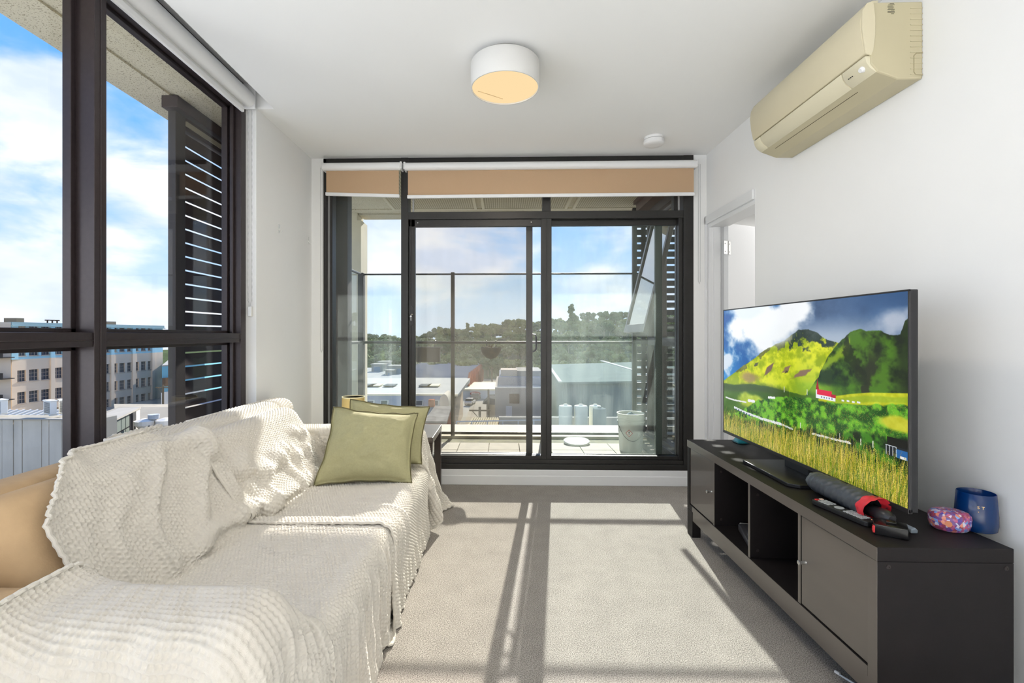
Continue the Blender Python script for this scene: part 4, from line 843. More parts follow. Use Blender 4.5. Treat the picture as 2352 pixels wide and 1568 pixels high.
# ------------------------------------------------------------------ green cushions
def cushion(label, BL, BR, TL, TR, th, seed, m, mp):
    BL, BR, TL, TR = map(Vector, (BL, BR, TL, TR)); c = (BL+BR+TL+TR)/4
    nrm = ((BR-BL).cross(TL-BL)).normalized(); n = 72
    t = thing('cushion', label, 'cushion', tuple(c)); g = fbm(n, n, 4, 4, 4, seed); g2 = fbm(n, n, 11, 5, 3, seed+1)
    def surf(s):
        P = np.zeros((n, n, 3))
        for i in range(n):
            for j in range(n):
                u, v = i/(n-1), j/(n-1); a, b = abs(2*u-1), abs(2*v-1)
                pin = 0.045*(a**2)*(1-b**2), 0.045*(b**2)*(1-a**2)   # sides drawn in between the corners
                uu = u-(1 if u > .5 else -1)*pin[0]; vv = v-(1 if v > .5 else -1)*pin[1]
                p = BL.lerp(BR, uu).lerp(TL.lerp(TR, uu), vv)
                e = max(0., min(1., (0.93-max(a, b))/0.93)); f = (max(0., 1-(a/.94)**2.4)*max(0., 1-(b/.94)**2.4))**.48; e = min(1., e*3)*.6
                crease = 0.010*math.sin(26*(u-.5)*(.4+.6*v)+8*g[i, j])*max(0, a-.35)*e+0.011*math.sin(20*v+6*g2[i, j])*max(0, v-.55)*e
                d = th*f*(1+.45*(g[i, j]-.5))+crease*f*2+(g2[i, j]-.5)*.010*f
                edge = 0.008*math.sin(22*u+seed)*(b > .93)+0.008*math.sin(19*v+seed)*(a > .93)
                P[i, j] = p+nrm*(s*max(d, .0)+s*.0015+edge)
        return P
    A = surf(1); B = surf(-1)
    o = obj('cover', MB().grid(A).grid(B[::-1]), m, t, smooth=True, angle=85)
    bd = [tuple(A[i, 0]) for i in range(n)]+[tuple(A[-1, j]) for j in range(1, n)]+[tuple(A[i, -1]) for i in range(n-2, -1, -1)]+[tuple(A[0, j]) for j in range(n-2, 0, -1)]
    obj('piping', MB().tube(bd, .0035, 6, closed=True), mp, t, smooth=True, label='darker olive piped edge')
    return t
olive = mat('olive linen', (166, 162, 124), 0.85, var=(120, 0.05), bump=(500, 0.25, 0.001)); olived = mat('dark olive piping', (104, 98, 66), 0.8)
cushion('large olive green cushion leaning in front at the far end of the sofa', (-.985, 2.48, .405), (-.485, 2.56, .40), (-.96, 2.71, .785), (-.49, 2.78, .735), .085, 11, olive, olived)
cushion('second olive green cushion half hidden behind the front one', (-.93, 2.72, .43), (-.47, 2.79, .44), (-.905, 2.84, .81), (-.44, 2.90, .755), .055, 23, olive, olived)
# ------------------------------------------------------------------ the two cream throws: draped coarse grids, refined here and given their knobbly weave
def refine(P, k):
    def up(A, k):   # cubic along the first axis
        n = A.shape[0]; t = np.arange((n-1)*k+1)/k; i = np.minimum(t.astype(int), n-2); f = (t-i).reshape((-1,)+(1,)*(A.ndim-1))
        g = lambda d: A[np.clip(i+d, 0, n-1)]
        a, b, c, d = g(-1), g(0), g(1), g(2)
        return b+.5*f*((c-a)+f*((2*a-5*b+4*c-d)+f*(3*(b-c)+d-a)))
    return np.swapaxes(up(np.swapaxes(up(P, k), 0, 1), k), 0, 1)
def smooth_noise(n, m, c, seed): return fbm(n, m, c*m/n, c, 4, seed)
def throw(name, label, P, mask, k, step, seed, pitch=0.0155, height=0.0074):
    F = refine(P, k); n, m = F.shape[:2]
    du = np.gradient(F, axis=0); dv = np.gradient(F, axis=1); N = np.cross(dv, du); N /= np.maximum(np.linalg.norm(N, axis=2, keepdims=True), 1e-9)
    N = -N if N[n//2, m//2, 2] < 0 else N
    # arc length coordinates, so that the knobs keep their size where the cloth stretches
    su = np.cumsum(np.linalg.norm(du, axis=2), axis=0).mean(1)[:, None]; sv = np.cumsum(np.linalg.norm(dv, axis=2), axis=1).mean(0)[None, :]
    w = (smooth_noise(n, m, 9, seed)-.5)*.012
    a = (su+w)/pitch; b = (sv+w*.7)/(pitch*.92); row = np.floor(a); b = b+.5*(row % 2)
    fa, fb = np.abs((a % 1)-.5)*2, np.abs((b % 1)-.5)*2
    h = (1-fa**3)*(1-fb**3); jit = smooth_noise(n, m, 60, seed+1)
    h = h*(.75+.5*jit)+.12*(smooth_noise(n, m, 150, seed+2)-.5)
    F = F+N*(h[..., None]*height)+N*((smooth_noise(n, m, 7, seed+3)-.5)*.008)[..., None]
    F[..., 2] = np.maximum(F[..., 2], .004)
    idx = np.arange(n*m).reshape(n, m); Q = np.stack([idx[:-1, :-1], idx[1:, :-1], idx[1:, 1:], idx[:-1, 1:]], -1).reshape(-1, 4)
    if mask is not None:
        mk = refine(mask.astype(float)[..., None], k)[..., 0] > .5; ok = mk.reshape(-1)[Q].all(1); Q = Q[ok]
    used = np.zeros(n*m, bool); used[Q.reshape(-1)] = True; rem = np.cumsum(used)-1; V = F.reshape(-1, 3)[used]; Q = rem[Q]
    c = V.mean(0); t = thing('throw_blanket', label, 'blanket', tuple(float(q) for q in c)); V = V-c
    me = bpy.data.meshes.new('cloth'); me.vertices.add(len(V)); me.vertices.foreach_set('co', V.reshape(-1).astype(np.float32)); me.loops.add(len(Q)*4); me.loops.foreach_set('vertex_index', Q.reshape(-1).astype(np.int32))
    me.polygons.add(len(Q)); me.polygons.foreach_set('loop_start', np.arange(0, len(Q)*4, 4, dtype=np.int32)); me.update(calc_edges=True); me.polygons.foreach_set('use_smooth', np.ones(len(Q), bool))
    me.materials.append(throw_m); o = bpy.data.objects.new('cloth', me); COL.objects.link(o); o.parent = t
    # hem: a soft rolled edge along the border of the cloth
    bm = bmesh.new(); bm.from_mesh(me); be = [e for e in bm.edges if len(e.link_faces) == 1]; nb = {}
    for e in be:
        for p, q in (e.verts, reversed(e.verts)): nb.setdefault(p.index, []).append(q.index)
    loops = []; seen = set()
    for s in nb:
        if s in seen: continue
        l = [s]; seen.add(s)
        while True:
            nx = [q for q in nb[l[-1]] if q not in seen]
            if not nx: break
            l.append(nx[0]); seen.add(nx[0])
        loops.append(l)
    mb = MB()
    for l in loops:
        if len(l) < 30: continue
        pts = [V[q]+c for q in l[::3]]; mb.tube([tuple(p) for p in pts], .0058, 7, closed=True)
    bm.free(); obj('hem', mb, throw_m, t, smooth=True, label='rolled cream hem')
    return t
throw_m = mat('cream plush', (221, 215, 204), 0.95, spec=0.15, var=(60, 0.03), bump=(900, 0.5, 0.002))
throw_m.node_tree.nodes['Principled BSDF'].inputs['Sheen Weight'].default_value = 0.25
# ------------------------------------------------------------------ draping: sheets laid over the sofa and relaxed against its rounded boxes
def sofa_boxes():
    I = np.eye(3); L_ = []
    def bx(x0, x1, y0, y1, z0, z1, r, M=None):
        c = np.array([(x0+x1)/2, (y0+y1)/2, (z0+z1)/2]); h = np.array([x1-x0, y1-y0, z1-z0])/2; rot = I
        if M is not None: rot = np.array(M.to_3x3()); c = rot @ c+np.array(M.translation)
        L_.append((c, h, rot, r))
    bx(-1.46, -.49, SY0+.02, SY1-.02, .02, .27, .02); bx(-1.52, -1.36, SY0+.02, SY1-.02, .09, .765, .05)
    bx(-1.46, -.50, SY0, SY0+.22, .02, .60, .07); bx(-1.46, -.50, SY1-.24, SY1, .02, .60, .07)
    bx(-1.30, -.455, SY0+.2, 2.03, .265, .415, .05); bx(-1.30, -.455, 2.02, SY1-.22, .265, .385, .05)
    bx(-.17, 0, SY0+.23, 2.02, -.02, .50, .075, Mb); bx(-.17, 0, 2.03, SY1-.25, -.02, .47, .075, Mb)
    bx(-1.9, -1.532, -1, 4, 0, 3, .01)
    return L_
BOX = sofa_boxes()
def sdf(p):
    """distance and outward direction of the nearest sofa box"""
    best = np.full(len(p), 9.0); nrm = np.zeros_like(p)
    for c, h, rot, r in BOX:
        q = (p-c) @ rot; a = np.abs(q)-(h-r); o = np.maximum(a, 0); l = np.linalg.norm(o, axis=1); inside = np.minimum(a.max(1), 0)
        d = l+inside-r; k = d < best
        g = np.where((l > 1e-6)[:, None], o/np.maximum(l, 1e-6)[:, None], (a == a.max(1, keepdims=True)).astype(float))*np.sign(q)
        best[k] = d[k]; nrm[k] = (g @ rot.T)[k]
    return best, nrm
def drape(P, keep, gu, gv, iters, thick=.012, seed=0, pins=None, bend=.25, fric=.75):
    n, m = P.shape[:2]; kw = keep.astype(float)
    ru = np.linalg.norm(P[1:]-P[:-1], axis=2)*gu; rv = np.linalg.norm(P[:, 1:]-P[:, :-1], axis=2)*gv
    rd = np.sqrt(np.maximum(.25*(ru[:, 1:]+ru[:, :-1])**2+.25*(rv[1:]+rv[:-1])**2, 1e-8))
    step = np.median(np.r_[ru.ravel(), rv.ravel()])
    X = P.copy(); V = np.zeros_like(X)
    def proj(a, b, rest, wa, wb, st):
        d = b-a; l = np.linalg.norm(d, axis=2, keepdims=True); w = wa+wb; c = d*((l-rest[..., None])/np.maximum(l, 1e-9))*st/np.maximum(w, 1e-9)[..., None]
        return c*wa[..., None], -c*wb[..., None]
    W = kw.copy()
    if pins is not None: W = W*(~pins)
    for it in range(iters):
        V *= .93; V[..., 2] -= .00045; Xo = X.copy(); X = X+V*W[..., None]
        for sub in range(4):
            for ax, rest in ((0, ru), (1, rv)):
                for par in (0, 1):
                    if ax == 0: sl, sr, r_ = X[par:-1:2], X[par+1::2], rest[par::2]; wl, wr = W[par:-1:2], W[par+1::2]
                    else: sl, sr, r_ = X[:, par:-1:2], X[:, par+1::2], rest[:, par::2]; wl, wr = W[:, par:-1:2], W[:, par+1::2]
                    k = min(sl.shape[ax], sr.shape[ax])
                    if ax == 0: sl, sr, r_, wl, wr = sl[:k], sr[:k], r_[:k], wl[:k], wr[:k]
                    else: sl, sr, r_, wl, wr = sl[:, :k], sr[:, :k], r_[:, :k], wl[:, :k], wr[:, :k]
                    both = (wl+wr) > 0; ca, cb_ = proj(sl, sr, r_, wl*both, wr*both, .9); sl += ca; sr += cb_
            # shear, both diagonals, averaged
            for A_, B_ in (((slice(None, -1), slice(None, -1)), (slice(1, None), slice(1, None))), ((slice(1, None), slice(None, -1)), (slice(None, -1), slice(1, None)))):
                ca, cb_ = proj(X[A_], X[B_], rd*1.0 if False else np.maximum(rd, .7*step)*1.0, W[A_], W[B_], .12); X[A_] += ca*.5; X[B_] += cb_*.5
        # bending: pull towards the middle of the neighbours two apart
        for ax in (0, 1):
            if ax == 0: c = X[2:-2]; t_ = (X[1:-3]+X[3:-1])*.6667-(X[:-4]+X[4:])*.16667; X[2:-2] += (t_-c)*bend*W[2:-2, :, None]
            else: c = X[:, 2:-2]; t_ = (X[:, 1:-3]+X[:, 3:-1])*.6667-(X[:, :-4]+X[:, 4:])*.16667; X[:, 2:-2] += (t_-c)*bend*W[:, 2:-2, None]
        p = X.reshape(-1, 3); po = Xo.reshape(-1, 3)
        d, g = sdf(p); hit = d < thick; p[hit] += g[hit]*(thick-d[hit])[:, None]
        mv = p[hit]-po[hit]; gn = g[hit]; tan_ = mv-gn*(mv*gn).sum(1, keepdims=True); p[hit] -= tan_*fric
        lo = p[:, 2] < .008; p[lo, 2] = .008
        X = p.reshape(n, m, 3); V = np.clip(X-Xo, -.012, .012)
    return X
def walk(pts, step):
    pts = np.array(pts, float); d = np.r_[0, np.cumsum(np.hypot(*np.diff(pts, axis=0).T))]; k = int(round(d[-1]/step))+1; t = np.linspace(0, d[-1], k)
    return np.stack([np.interp(t, d, pts[:, 0]), np.interp(t, d, pts[:, 1])], 1)
def start_sheet(which, st=.022):
    if which == 'near':
        prof = walk([(-1.545, .72), (-1.53, .79), (-1.40, .82), (-1.29, .845), (-1.235, .80), (-.985, .44), (-.46, .44), (-.425, .41), (-.41, .105)], st)
        yp = walk([(2.075, 0), (1.185, 0), (1.165, .175), (1.13, .205), (.93, .205), (.905, .18), (.885, -.34)], st); seat = .44
    else:
        prof = walk([(-1.47, .80), (-1.40, .805), (-1.28, .82), (-1.215, .775), (-.975, .415), (-.46, .415), (-.425, .385), (-.41, .105)], st)
        yp = walk([(1.93, 0), (2.86, 0), (2.885, .20), (2.92, .235), (3.115, .235), (3.145, .20), (3.165, -.20)], st); seat = .415
    n, m = len(yp), len(prof); P = np.zeros((n, m, 3)); keep = np.ones((n, m), bool)
    for i in range(n):
        y, dz = yp[i]
        for j in range(m):
            x, z = prof[j]
            if x < -.98: zz = max(z, seat+dz) if dz > 0 else z+dz
            elif x <= -.455: zz = seat+dz if dz else z
            else: zz = seat+dz-(seat-z) if dz >= 0 else max(.02, min(seat+dz, seat+.205-(seat-z)))
            P[i, j] = (x, y, max(zz, .02))
            if which == 'near' and (x < -1.02 and y < 1.185+.03*math.sin(x*9)+1.7*max(0, -1.17-x) or x < -1.36 and y < 1.80): keep[i, j] = False
    return P, keep

def folds(X, st, ridges, seed):
    """pushes soft ridges along lines given in sheet coordinates (metres from the first row, metres along the profile)"""
    n, m = X.shape[:2]; U, S = np.mgrid[0:n, 0:m]*st; du = np.gradient(X, axis=0); dv = np.gradient(X, axis=1); N = np.cross(dv, du); N /= np.maximum(np.linalg.norm(N, axis=2, keepdims=True), 1e-9)
    if N[n//3, m//2, 2] < 0: N = -N
    D = np.zeros((n, m)); wob = (fbm(n, m, 5, 5, 4, seed)-.5)*.10; U2, S2 = U+wob, S+wob[::-1, ::-1]*.6
    for pts, w, h in ridges:
        d = np.full((n, m), 9.0); tt = np.zeros((n, m)); L = len(pts)-1
        for k, ((a, b), (c, e)) in enumerate(zip(pts[:-1], pts[1:])):
            t = np.clip(((U2-a)*(c-a)+(S2-b)*(e-b))/((c-a)**2+(e-b)**2), 0, 1); q = np.hypot(U2-a-t*(c-a), S2-b-t*(e-b)); k_ = q < d; d = np.where(k_, q, d); tt = np.where(k_, (k+t)/L, tt)
        D += h*np.exp(-(d/w)**2)*np.sqrt(np.clip(np.minimum(tt, 1-tt)*5+.12, 0, 1))
    return X+N*D[..., None]
gg = random.Random(5); ST = .022
near = [([(.03, .30), (.035, .8), (.04, 1.75)], .016, .016), ([(.085, .33), (.10, .6), (.07, .82)], .024, .020), ([(.22, .30), (.10, .50), (.22, .80)], .03, .022), ([(.10, .32), (.28, .52), (.52, .80)], .034, .032), ([(.33, .33), (.52, .55), (.60, .82)], .026, .026), ([(.45, .36), (.66, .56), (.72, .80)], .03, .020),
        ([(.62, .38), (.78, .58), (.80, .80)], .028, .020), ([(.16, .34), (.17, .44), (.34, .60)], .018, .016), ([(.02, .32), (.20, .35), (.5, .33)], .03, .03), ([(.30, .62), (.40, .72), (.40, .82)], .016, .014), ([(.55, .36), (.50, .50)], .014, .014),
        ([(.06, .86), (.05, 1.1), (.07, 1.34)], .022, .018), ([(.16, .88), (.20, 1.05), (.17, 1.28)], .024, .016), ([(.34, .86), (.42, 1.02), (.46, 1.30)], .026, .018), ([(.60, .92), (.66, 1.12), (.60, 1.33)], .024, .014), ([(.25, .84), (.30, 1.0)], .016, .014), ([(.52, .86), (.48, 1.0), (.52, 1.2)], .016, .012),
        ([(.86, .9), (.86, 1.36)], .02, .012)]
for k in range(11): u = .06+.082*k+gg.uniform(-.015, .015); near.append(([(u, 1.33+gg.uniform(-.03, .05)), (u+gg.uniform(-.02, .02), 1.78)], gg.uniform(.014, .022), gg.uniform(.010, .022)))
for k in range(7): u = .99+.045*k; near.append(([(u, 1.24+.02*(k % 2)), (u+.02, 1.42), (u+.03, 1.78)], .013, .024))
for k in range(7): s0 = .9+.075*k; near.append(([(1.02, s0), (1.2, s0+gg.uniform(-.04, .06)), (1.5, s0+gg.uniform(-.06, .1))], gg.uniform(.016, .026), gg.uniform(.006, .014)))
far = [([(.0, .36), (.16, .60), (.22, .82)], .03, .020), ([(.30, .40), (.22, .58), (.30, .84)], .026, .022), ([(.38, .36), (.50, .55), (.46, .84)], .028, .024), ([(.62, .36), (.55, .60), (.66, .84)], .026, .020), ([(.80, .36), (.72, .50), (.60, .62)], .022, .020), ([(.48, .40), (.60, .47), (.76, .46)], .018, .018), ([(.10, .38), (.30, .44), (.55, .40)], .03, .034), ([(.02, .33), (.14, .36), (.24, .33)], .03, .035), ([(.66, .34), (.80, .38)], .03, .03),
       ([(.30, .90), (.26, 1.1), (.20, 1.38)], .024, .018), ([(.40, .92), (.38, 1.05), (.46, 1.16)], .020, .018), ([(.22, .92), (.16, 1.2), (.14, 1.4)], .02, .014), ([(.55, 1.0), (.62, 1.2), (.58, 1.4)], .022, .010)]
for k in range(12): u = .03+.078*k+gg.uniform(-.015, .015); far.append(([(u, 1.36+gg.uniform(-.03, .05)), (u+gg.uniform(-.02, .02), 1.82)], gg.uniform(.013, .02), gg.uniform(.008, .020)))
for k in range(6): s0 = .95+.1*k; far.append(([(.96, s0), (1.15, s0+gg.uniform(-.03, .03)), (1.5, s0+gg.uniform(-.05, .05))], .02, gg.uniform(.006, .014)))
for which, lb, sd, rid in (('far', 'cream knobbly throw blanket over the far back and far arm of the sofa', 9, far), ('near', 'cream knobbly throw blanket over the near arm and near seat of the sofa', 1, near)):
    P, keep = start_sheet(which); n, m = P.shape[:2]; N0 = fbm(n, m, 5, 5, 4, sd)-.5
    P[..., 2] += .02*np.abs(N0)+.004; P[..., 1] += .01*N0
    X = drape(P, keep, 1.05, 1.03, 150)
    X = folds(X, ST, rid, sd); X = drape(X, keep, 1.0, 1.0, 8, bend=.06)
    throw(which, lb, X, None if keep.all() else keep, 7, ST, sd)
# ------------------------------------------------------------------ things on the balcony
wp = mat('white bucket plastic', (214, 216, 208), 0.4, trans=0.15)
t = thing('bucket', 'large white plastic paint bucket standing on the balcony', 'bucket', (1.205, 4.57, .1))
BC = (1.20, 4.57, .1)
obj('pail', MB().lathe([(.098, 0), (.103, .004), (.118, .27), (.124, .272), (.124, .282), (.120, .284), (.1205, .30), (.126, .302), (.126, .312), (.122, .314), (.123, .345), (.127, .348), (.127, .356), (.119, .356), (.116, .30), (.10, .01), (0, .008)], BC, 48), wp, t, smooth=True, angle=50)
pts = []
for k in range(25):
    a = R(-172+150*k/24.); q = k/24.; pts.append((BC[0]+.128*math.cos(a), BC[1]+.128*math.sin(a), .1+.285-.17*math.sin(math.pi*(q**1.0))*(1-.0*q)))
obj('wire_handle', MB().tube(pts, .0025, 6), mat('wire', (70, 68, 64), 0.4, 0.6), t)
a0 = R(-112); Mh = Matrix.Translation((BC[0]+.1145*math.cos(a0), BC[1]+.1145*math.sin(a0), .1+.185)) @ Matrix.Rotation(a0+R(90), 4, 'Z')
hz = obj('hazard_label', MB().prism([(0, -.034), (.034, 0), (0, .034), (-.034, 0)], -.001, .001, 'y', Mh), mat('hazard red', (176, 92, 84), 0.5), t)
obj('label_face', MB().prism([(0, -.027), (.027, 0), (0, .027), (-.027, 0)], -.0018, -.0008, 'y', Mh), mat('label white', (220, 214, 206), 0.6), hz)
obj('exclamation_mark', MB().prism([(-.003, -.005), (.003, -.005), (.005, .015), (-.005, .015)], -.0026, -.0016, 'y', Mh).cyl(Mh @ Vector((0, -.0016, -.012)), Mh @ Vector((0, -.0026, -.012)), .004, n=12), mat('label black', (50, 40, 36), 0.6), hz)
t = thing('folded_cloth', 'crumpled blue cloth lying in the top of the white bucket', 'cloth', (1.215, 4.57, .42))
g = fbm(24, 24, 4, 4, 4, 77); P = np.zeros((24, 24, 3))
for i in range(24):
    for j in range(24): u, v = i/23.-.5, j/23.-.5; P[i, j] = (1.215+u*.14, 4.57+v*.12, .425+.05*g[i, j]*(1-3*(u*u+v*v)))
t_o = obj('cloth', MB().grid(P), mat('blue cloth', (64, 92, 112), 0.9), t, smooth=True)
obj('bucket_fill', MB().cyl((1.2, 4.57, .36), (1.2, 4.57, .425), .108, .112, n=30), mat('grey rags', (150, 150, 146), 0.9), bpy.data.objects['bucket'])
lidc = (0.715, 4.80, .1)
t = thing('bucket_cover', 'round white bucket lid lying tilted on the balcony tiles', 'lid', lidc, local=True); t.rotation_euler = (R(7), 0, 0); t.location = (0.738, 4.86, .124)
obj('disc', MB().lathe([(.118, -.012), (.128, -.010), (.130, .002), (.124, .008), (.116, .004), (.06, .0), (0, .002)], (0, 0, 0), 56), mat('white lid plastic', (228, 228, 220), 0.4), t, smooth=True)
obj('inner_ring', MB().lathe([(.098, .0035), (.1, .0055), (.103, .0035)], (0, 0, 0), 48), white_plastic, t)
pdm = mat('dark olive planter', (58, 54, 40), 0.5)
t = thing('planter_box', 'dark rectangular planter box hanging from the balcony mid rail', 'planter', (-.82, 5.13, .97))
obj('trough', MB().prism([(5.06, 1.05), (5.155, 1.05), (5.14, .90), (5.075, .90)], -1.02, -.665, 'x'), pdm, t, bevel=0.004)
obj('rim', MB().box(-1.035, -.645, 5.05, 5.16, 1.043, 1.057), pdm, t, bevel=0.003)
for x in (-.95, -.72): obj('hook', MB().tube([(x, 5.10, 1.055), (x, 5.12, 1.12), (x, 5.185, 1.125), (x, 5.215, 1.11)], .004, 6), mat('wire', (70, 68, 64), 0.4, 0.6), t)
t = thing('hanging_basket', 'round dark wire basket hanging from the balcony mid rail', 'basket', (-.125, 5.12, .98))
obj('bowl', MB().lathe([(.105, .055), (.110, .05), (.105, .02), (.085, -.02), (.05, -.055), (0, -.07), (0, -.06), (.045, -.047), (.078, -.015), (.095, .02), (.098, .05)], (-.125, 5.085, 1.0), 28, 1.0, .72), mat('mottled dark liner', (74, 68, 50), 0.8, var=(30, 0.5)), t, smooth=True)
for x in (-.175, -.075): obj('hook', MB().tube([(x, 5.10, 1.05), (x, 5.12, 1.12), (x, 5.185, 1.125), (x, 5.215, 1.11)], .004, 6), mat('wire', (70, 68, 64), 0.4, 0.6), t)
lw_ = MB()
for k in range(26):
    a = random.uniform(0, 6.28); r = random.uniform(.01, .075); p = Vector((-.125+r*math.cos(a), 5.085+.7*r*math.sin(a), 1.045)); d = Vector((random.uniform(-1, 1), random.uniform(-1, 1), random.uniform(.1, .7))).normalized()
    w_ = d.cross(Vector((0, 0, 1))).normalized()*.008; lw_.add([p, p+d*.03+w_, p+d*.065, p+d*.03-w_], [(0, 1, 2, 3)])
obj('dry_leaves', lw_, mat('dry leaf', (150, 138, 104), 0.8), t, kind='stuff')
t = thing('garden_umbrella', 'closed green garden umbrella leaning behind the dark balcony post', 'umbrella', (-1.46, 4.25, .1))
axis = [Vector((-1.47, 4.27, .10)).lerp(Vector((-1.545, 4.30, 1.18)), k/11) for k in range(12)]
obj('furled_canopy', MB().tube(axis, [.03, .052, .055, .05, .046, .042, .038, .034, .03, .026, .022, .012], 14), mat('green canvas', (28, 92, 56), 0.8, var=(25, 0.2)), t, smooth=True)
obj('tie', MB().tube([axis[8]+(axis[9]-axis[8])*q for q in (-.4, .4, 1.0)], [.036, .034, .031], 14), mat('lime band', (150, 176, 30), 0.6), t, smooth=True)
obj('pole', MB().cyl((-1.47, 4.27, .10), (-1.462, 4.267, .1005), .012).cyl(axis[-1], axis[-1]+Vector((-.004, .002, .06)), .007, n=10), dark_post, t)

# ------------------------------------------------------------------ the city
SPEC[0] = 0.0   # no specular outdoors, to cut glare off the roofs
GZ = -15.0
city_ground = struct('city_ground', MB().box(-220, 220, 8, 175, GZ-1, GZ), mat('street asphalt', (150, 146, 136), 0.9, var=(0.2, 0.12)))
def facade_box(name, label, cat, pts, z0, z1, m, roof_m=None, group=None):
    t = thing(name, label, cat, (pts[0][0], pts[0][1], z0), group=group)
    obj('wall', MB().prism([(p[0], p[1]) for p in pts], z0, z1, 'z'), m, t)
    if roof_m is not None:
        cx = sum(p[0] for p in pts)/len(pts); cy = sum(p[1] for p in pts)/len(pts)
        obj('roof', MB().prism([(cx+(p[0]-cx)*1.004, cy+(p[1]-cy)*1.004) for p in pts], z1, z1+.25, 'z'), roof_m, t)
    return t
beige = mat('beige render', (206, 190, 170), 0.85, var=(0.4, 0.05)); sky_blue = mat('pale blue render', (150, 190, 204), 0.8, var=(0.4, 0.05)); drk = mat('dark factory glass', (72, 76, 84), 0.25)
# big beige and blue warehouse seen through the left window
A = at(27, 768, 85); B = at(374, 768, 122); A.z = B.z = 0
dv = (B-A); LEN = dv.length; dv.normalize(); nv = Vector((dv.y, -dv.x, 0))   # towards the camera
wh = thing('warehouse', 'large beige factory building with a pale blue top storey beyond the left window', 'building', tuple(A))
Mw = Matrix.Translation(A) @ Matrix(((dv.x, -nv.x, 0, 0), (dv.y, -nv.y, 0, 0), (0, 0, 1, 0), (0, 0, 0, 1)))
def u_of(px):   # place along the facade of a column of the photograph
    r = FW+RT*((px-CX)/FPX); # ray in plan: r*t = A + dv*u
    d = r.x*dv.y-r.y*dv.x; t_ = (A.x*dv.y-A.y*dv.x)/d; return (Vector((r.x*t_, r.y*t_, 0))-A).dot(dv)
def z_of(px, py):
    r = FW+RT*((px-CX)/FPX); d = r.x*dv.y-r.y*dv.x; t_ = (A.x*dv.y-A.y*dv.x)/d; return EYE+(CY-py)/FPX*t_
TOP = 3.45; BLUE = -3.35
bays = [[(40, 60), (67, 89), (95, 115)], [(127, 144), (150, 167), (173, 189)], [(203, 217), (221, 235), (239, 252)], [(260, 270), (274.5, 287), (292, 302)], [(311, 319), (324, 335), (339.5, 347)]]
cols = [(u_of(a), u_of(b)) for bay in bays for a, b in bay]
zr = [(z_of(50, 773), z_of(50, 746)), (z_of(50, 817), z_of(50, 789)), (z_of(50, 876), z_of(50, 850)), (z_of(50, 926), z_of(50, 900)), (z_of(50, 974), z_of(50, 948))]
def strip_wall(z0, z1, rows, m, name):
    """a wall between two levels, cut around the windows, with their reveals"""
    w = MB(); xs = [0.0]; zs = sorted({z0, z1} | {z for r in rows for z in r})
    us = sorted({0.0, LEN} | {u for c in cols for u in c})
    for i in range(len(us)-1):
        for j in range(len(zs)-1):
            uc, zc = (us[i]+us[i+1])/2, (zs[j]+zs[j+1])/2
            hole = any(a < uc < b for a, b in cols) and any(a < zc < b for a, b in rows)
            if not hole: w.box(us[i], us[i+1], 0.0, 0.45, zs[j], zs[j+1], Mw)
    obj(name, w, m, wh)
strip_wall(BLUE, TOP-.55, zr[:2], sky_blue, 'upper_wall'); strip_wall(GZ, BLUE, zr[2:], beige, 'lower_wall')
obj('body', MB().box(0, LEN, .5, 16, GZ, TOP-.6, Mw).box(-3.5, 0, 0.3, 16, GZ, TOP-.2, Mw), beige, wh)
obj('parapet', MB().box(-.2, LEN+.2, -.25, .6, TOP-.55, TOP, Mw).box(-.2, LEN+.3, -.45, -.2, TOP-.75, TOP-.55, Mw), mat('grey blue parapet', (140, 164, 168), 0.8), wh)
for px in (118.5, 196, 256, 305.5, 350):
    u = u_of(px); obj('pilaster', MB().box(u-.42, u+.42, -.35, 0, BLUE, TOP-.5, Mw), sky_blue, wh); obj('pilaster', MB().box(u-.42, u+.42, -.35, 0, GZ, BLUE, Mw), beige, wh)
u0 = u_of(31); obj('pilaster', MB().box(u0-.6, u0+.6, -.3, 0, BLUE, TOP-.5, Mw), sky_blue, wh)
for (u, h) in ((u_of(64), 1.0), (u_of(260), .9)): obj('roof_hut', MB().box(u-.7 if h > .95 else u-3, u+.7 if h > .95 else u+2.5, 1.5, 4, TOP-.5, TOP+h*.8, Mw), mat('weathered hut', (120, 112, 96), 0.8), wh)
for px in (120, 131, 142): u = u_of(px); obj('roof_vent', MB().cyl(Mw @ Vector((u, 1, TOP-.3)), Mw @ Vector((u, 1, TOP+.55)), .12, n=8).cyl(Mw @ Vector((u, 1, TOP+.45)), Mw @ Vector((u, 1, TOP+.65)), .4, n=10), mat('rusty vent', (74, 62, 54), 0.8), wh)
frm = mat('cream steel window frame', (168, 156, 146), 0.6)
for ri, (za, zb) in enumerate(zr):
    for ci, (ua, ub) in enumerate(cols):
        f = MB(); nu = 3
        for k in range(nu+1): u = ua+(ub-ua)*k/nu; f.box(u-.035, u+.035, .26, .32, za, zb, Mw)
        for k in range(4): z = za+(zb-za)*k/3; f.box(ua, ub, .26, .32, z-.035, z+.035, Mw)
        f.box(ua-.08, ub+.08, -.10, .25, za-.14, za, Mw)
        wo = obj('window', f, frm, wh); obj('pane', MB().box(ua, ub, .34, .37, za, zb, Mw), drk if (ci*7+ri*3) % 11 else mat('boarded window', (176, 164, 146), 0.8), wo)
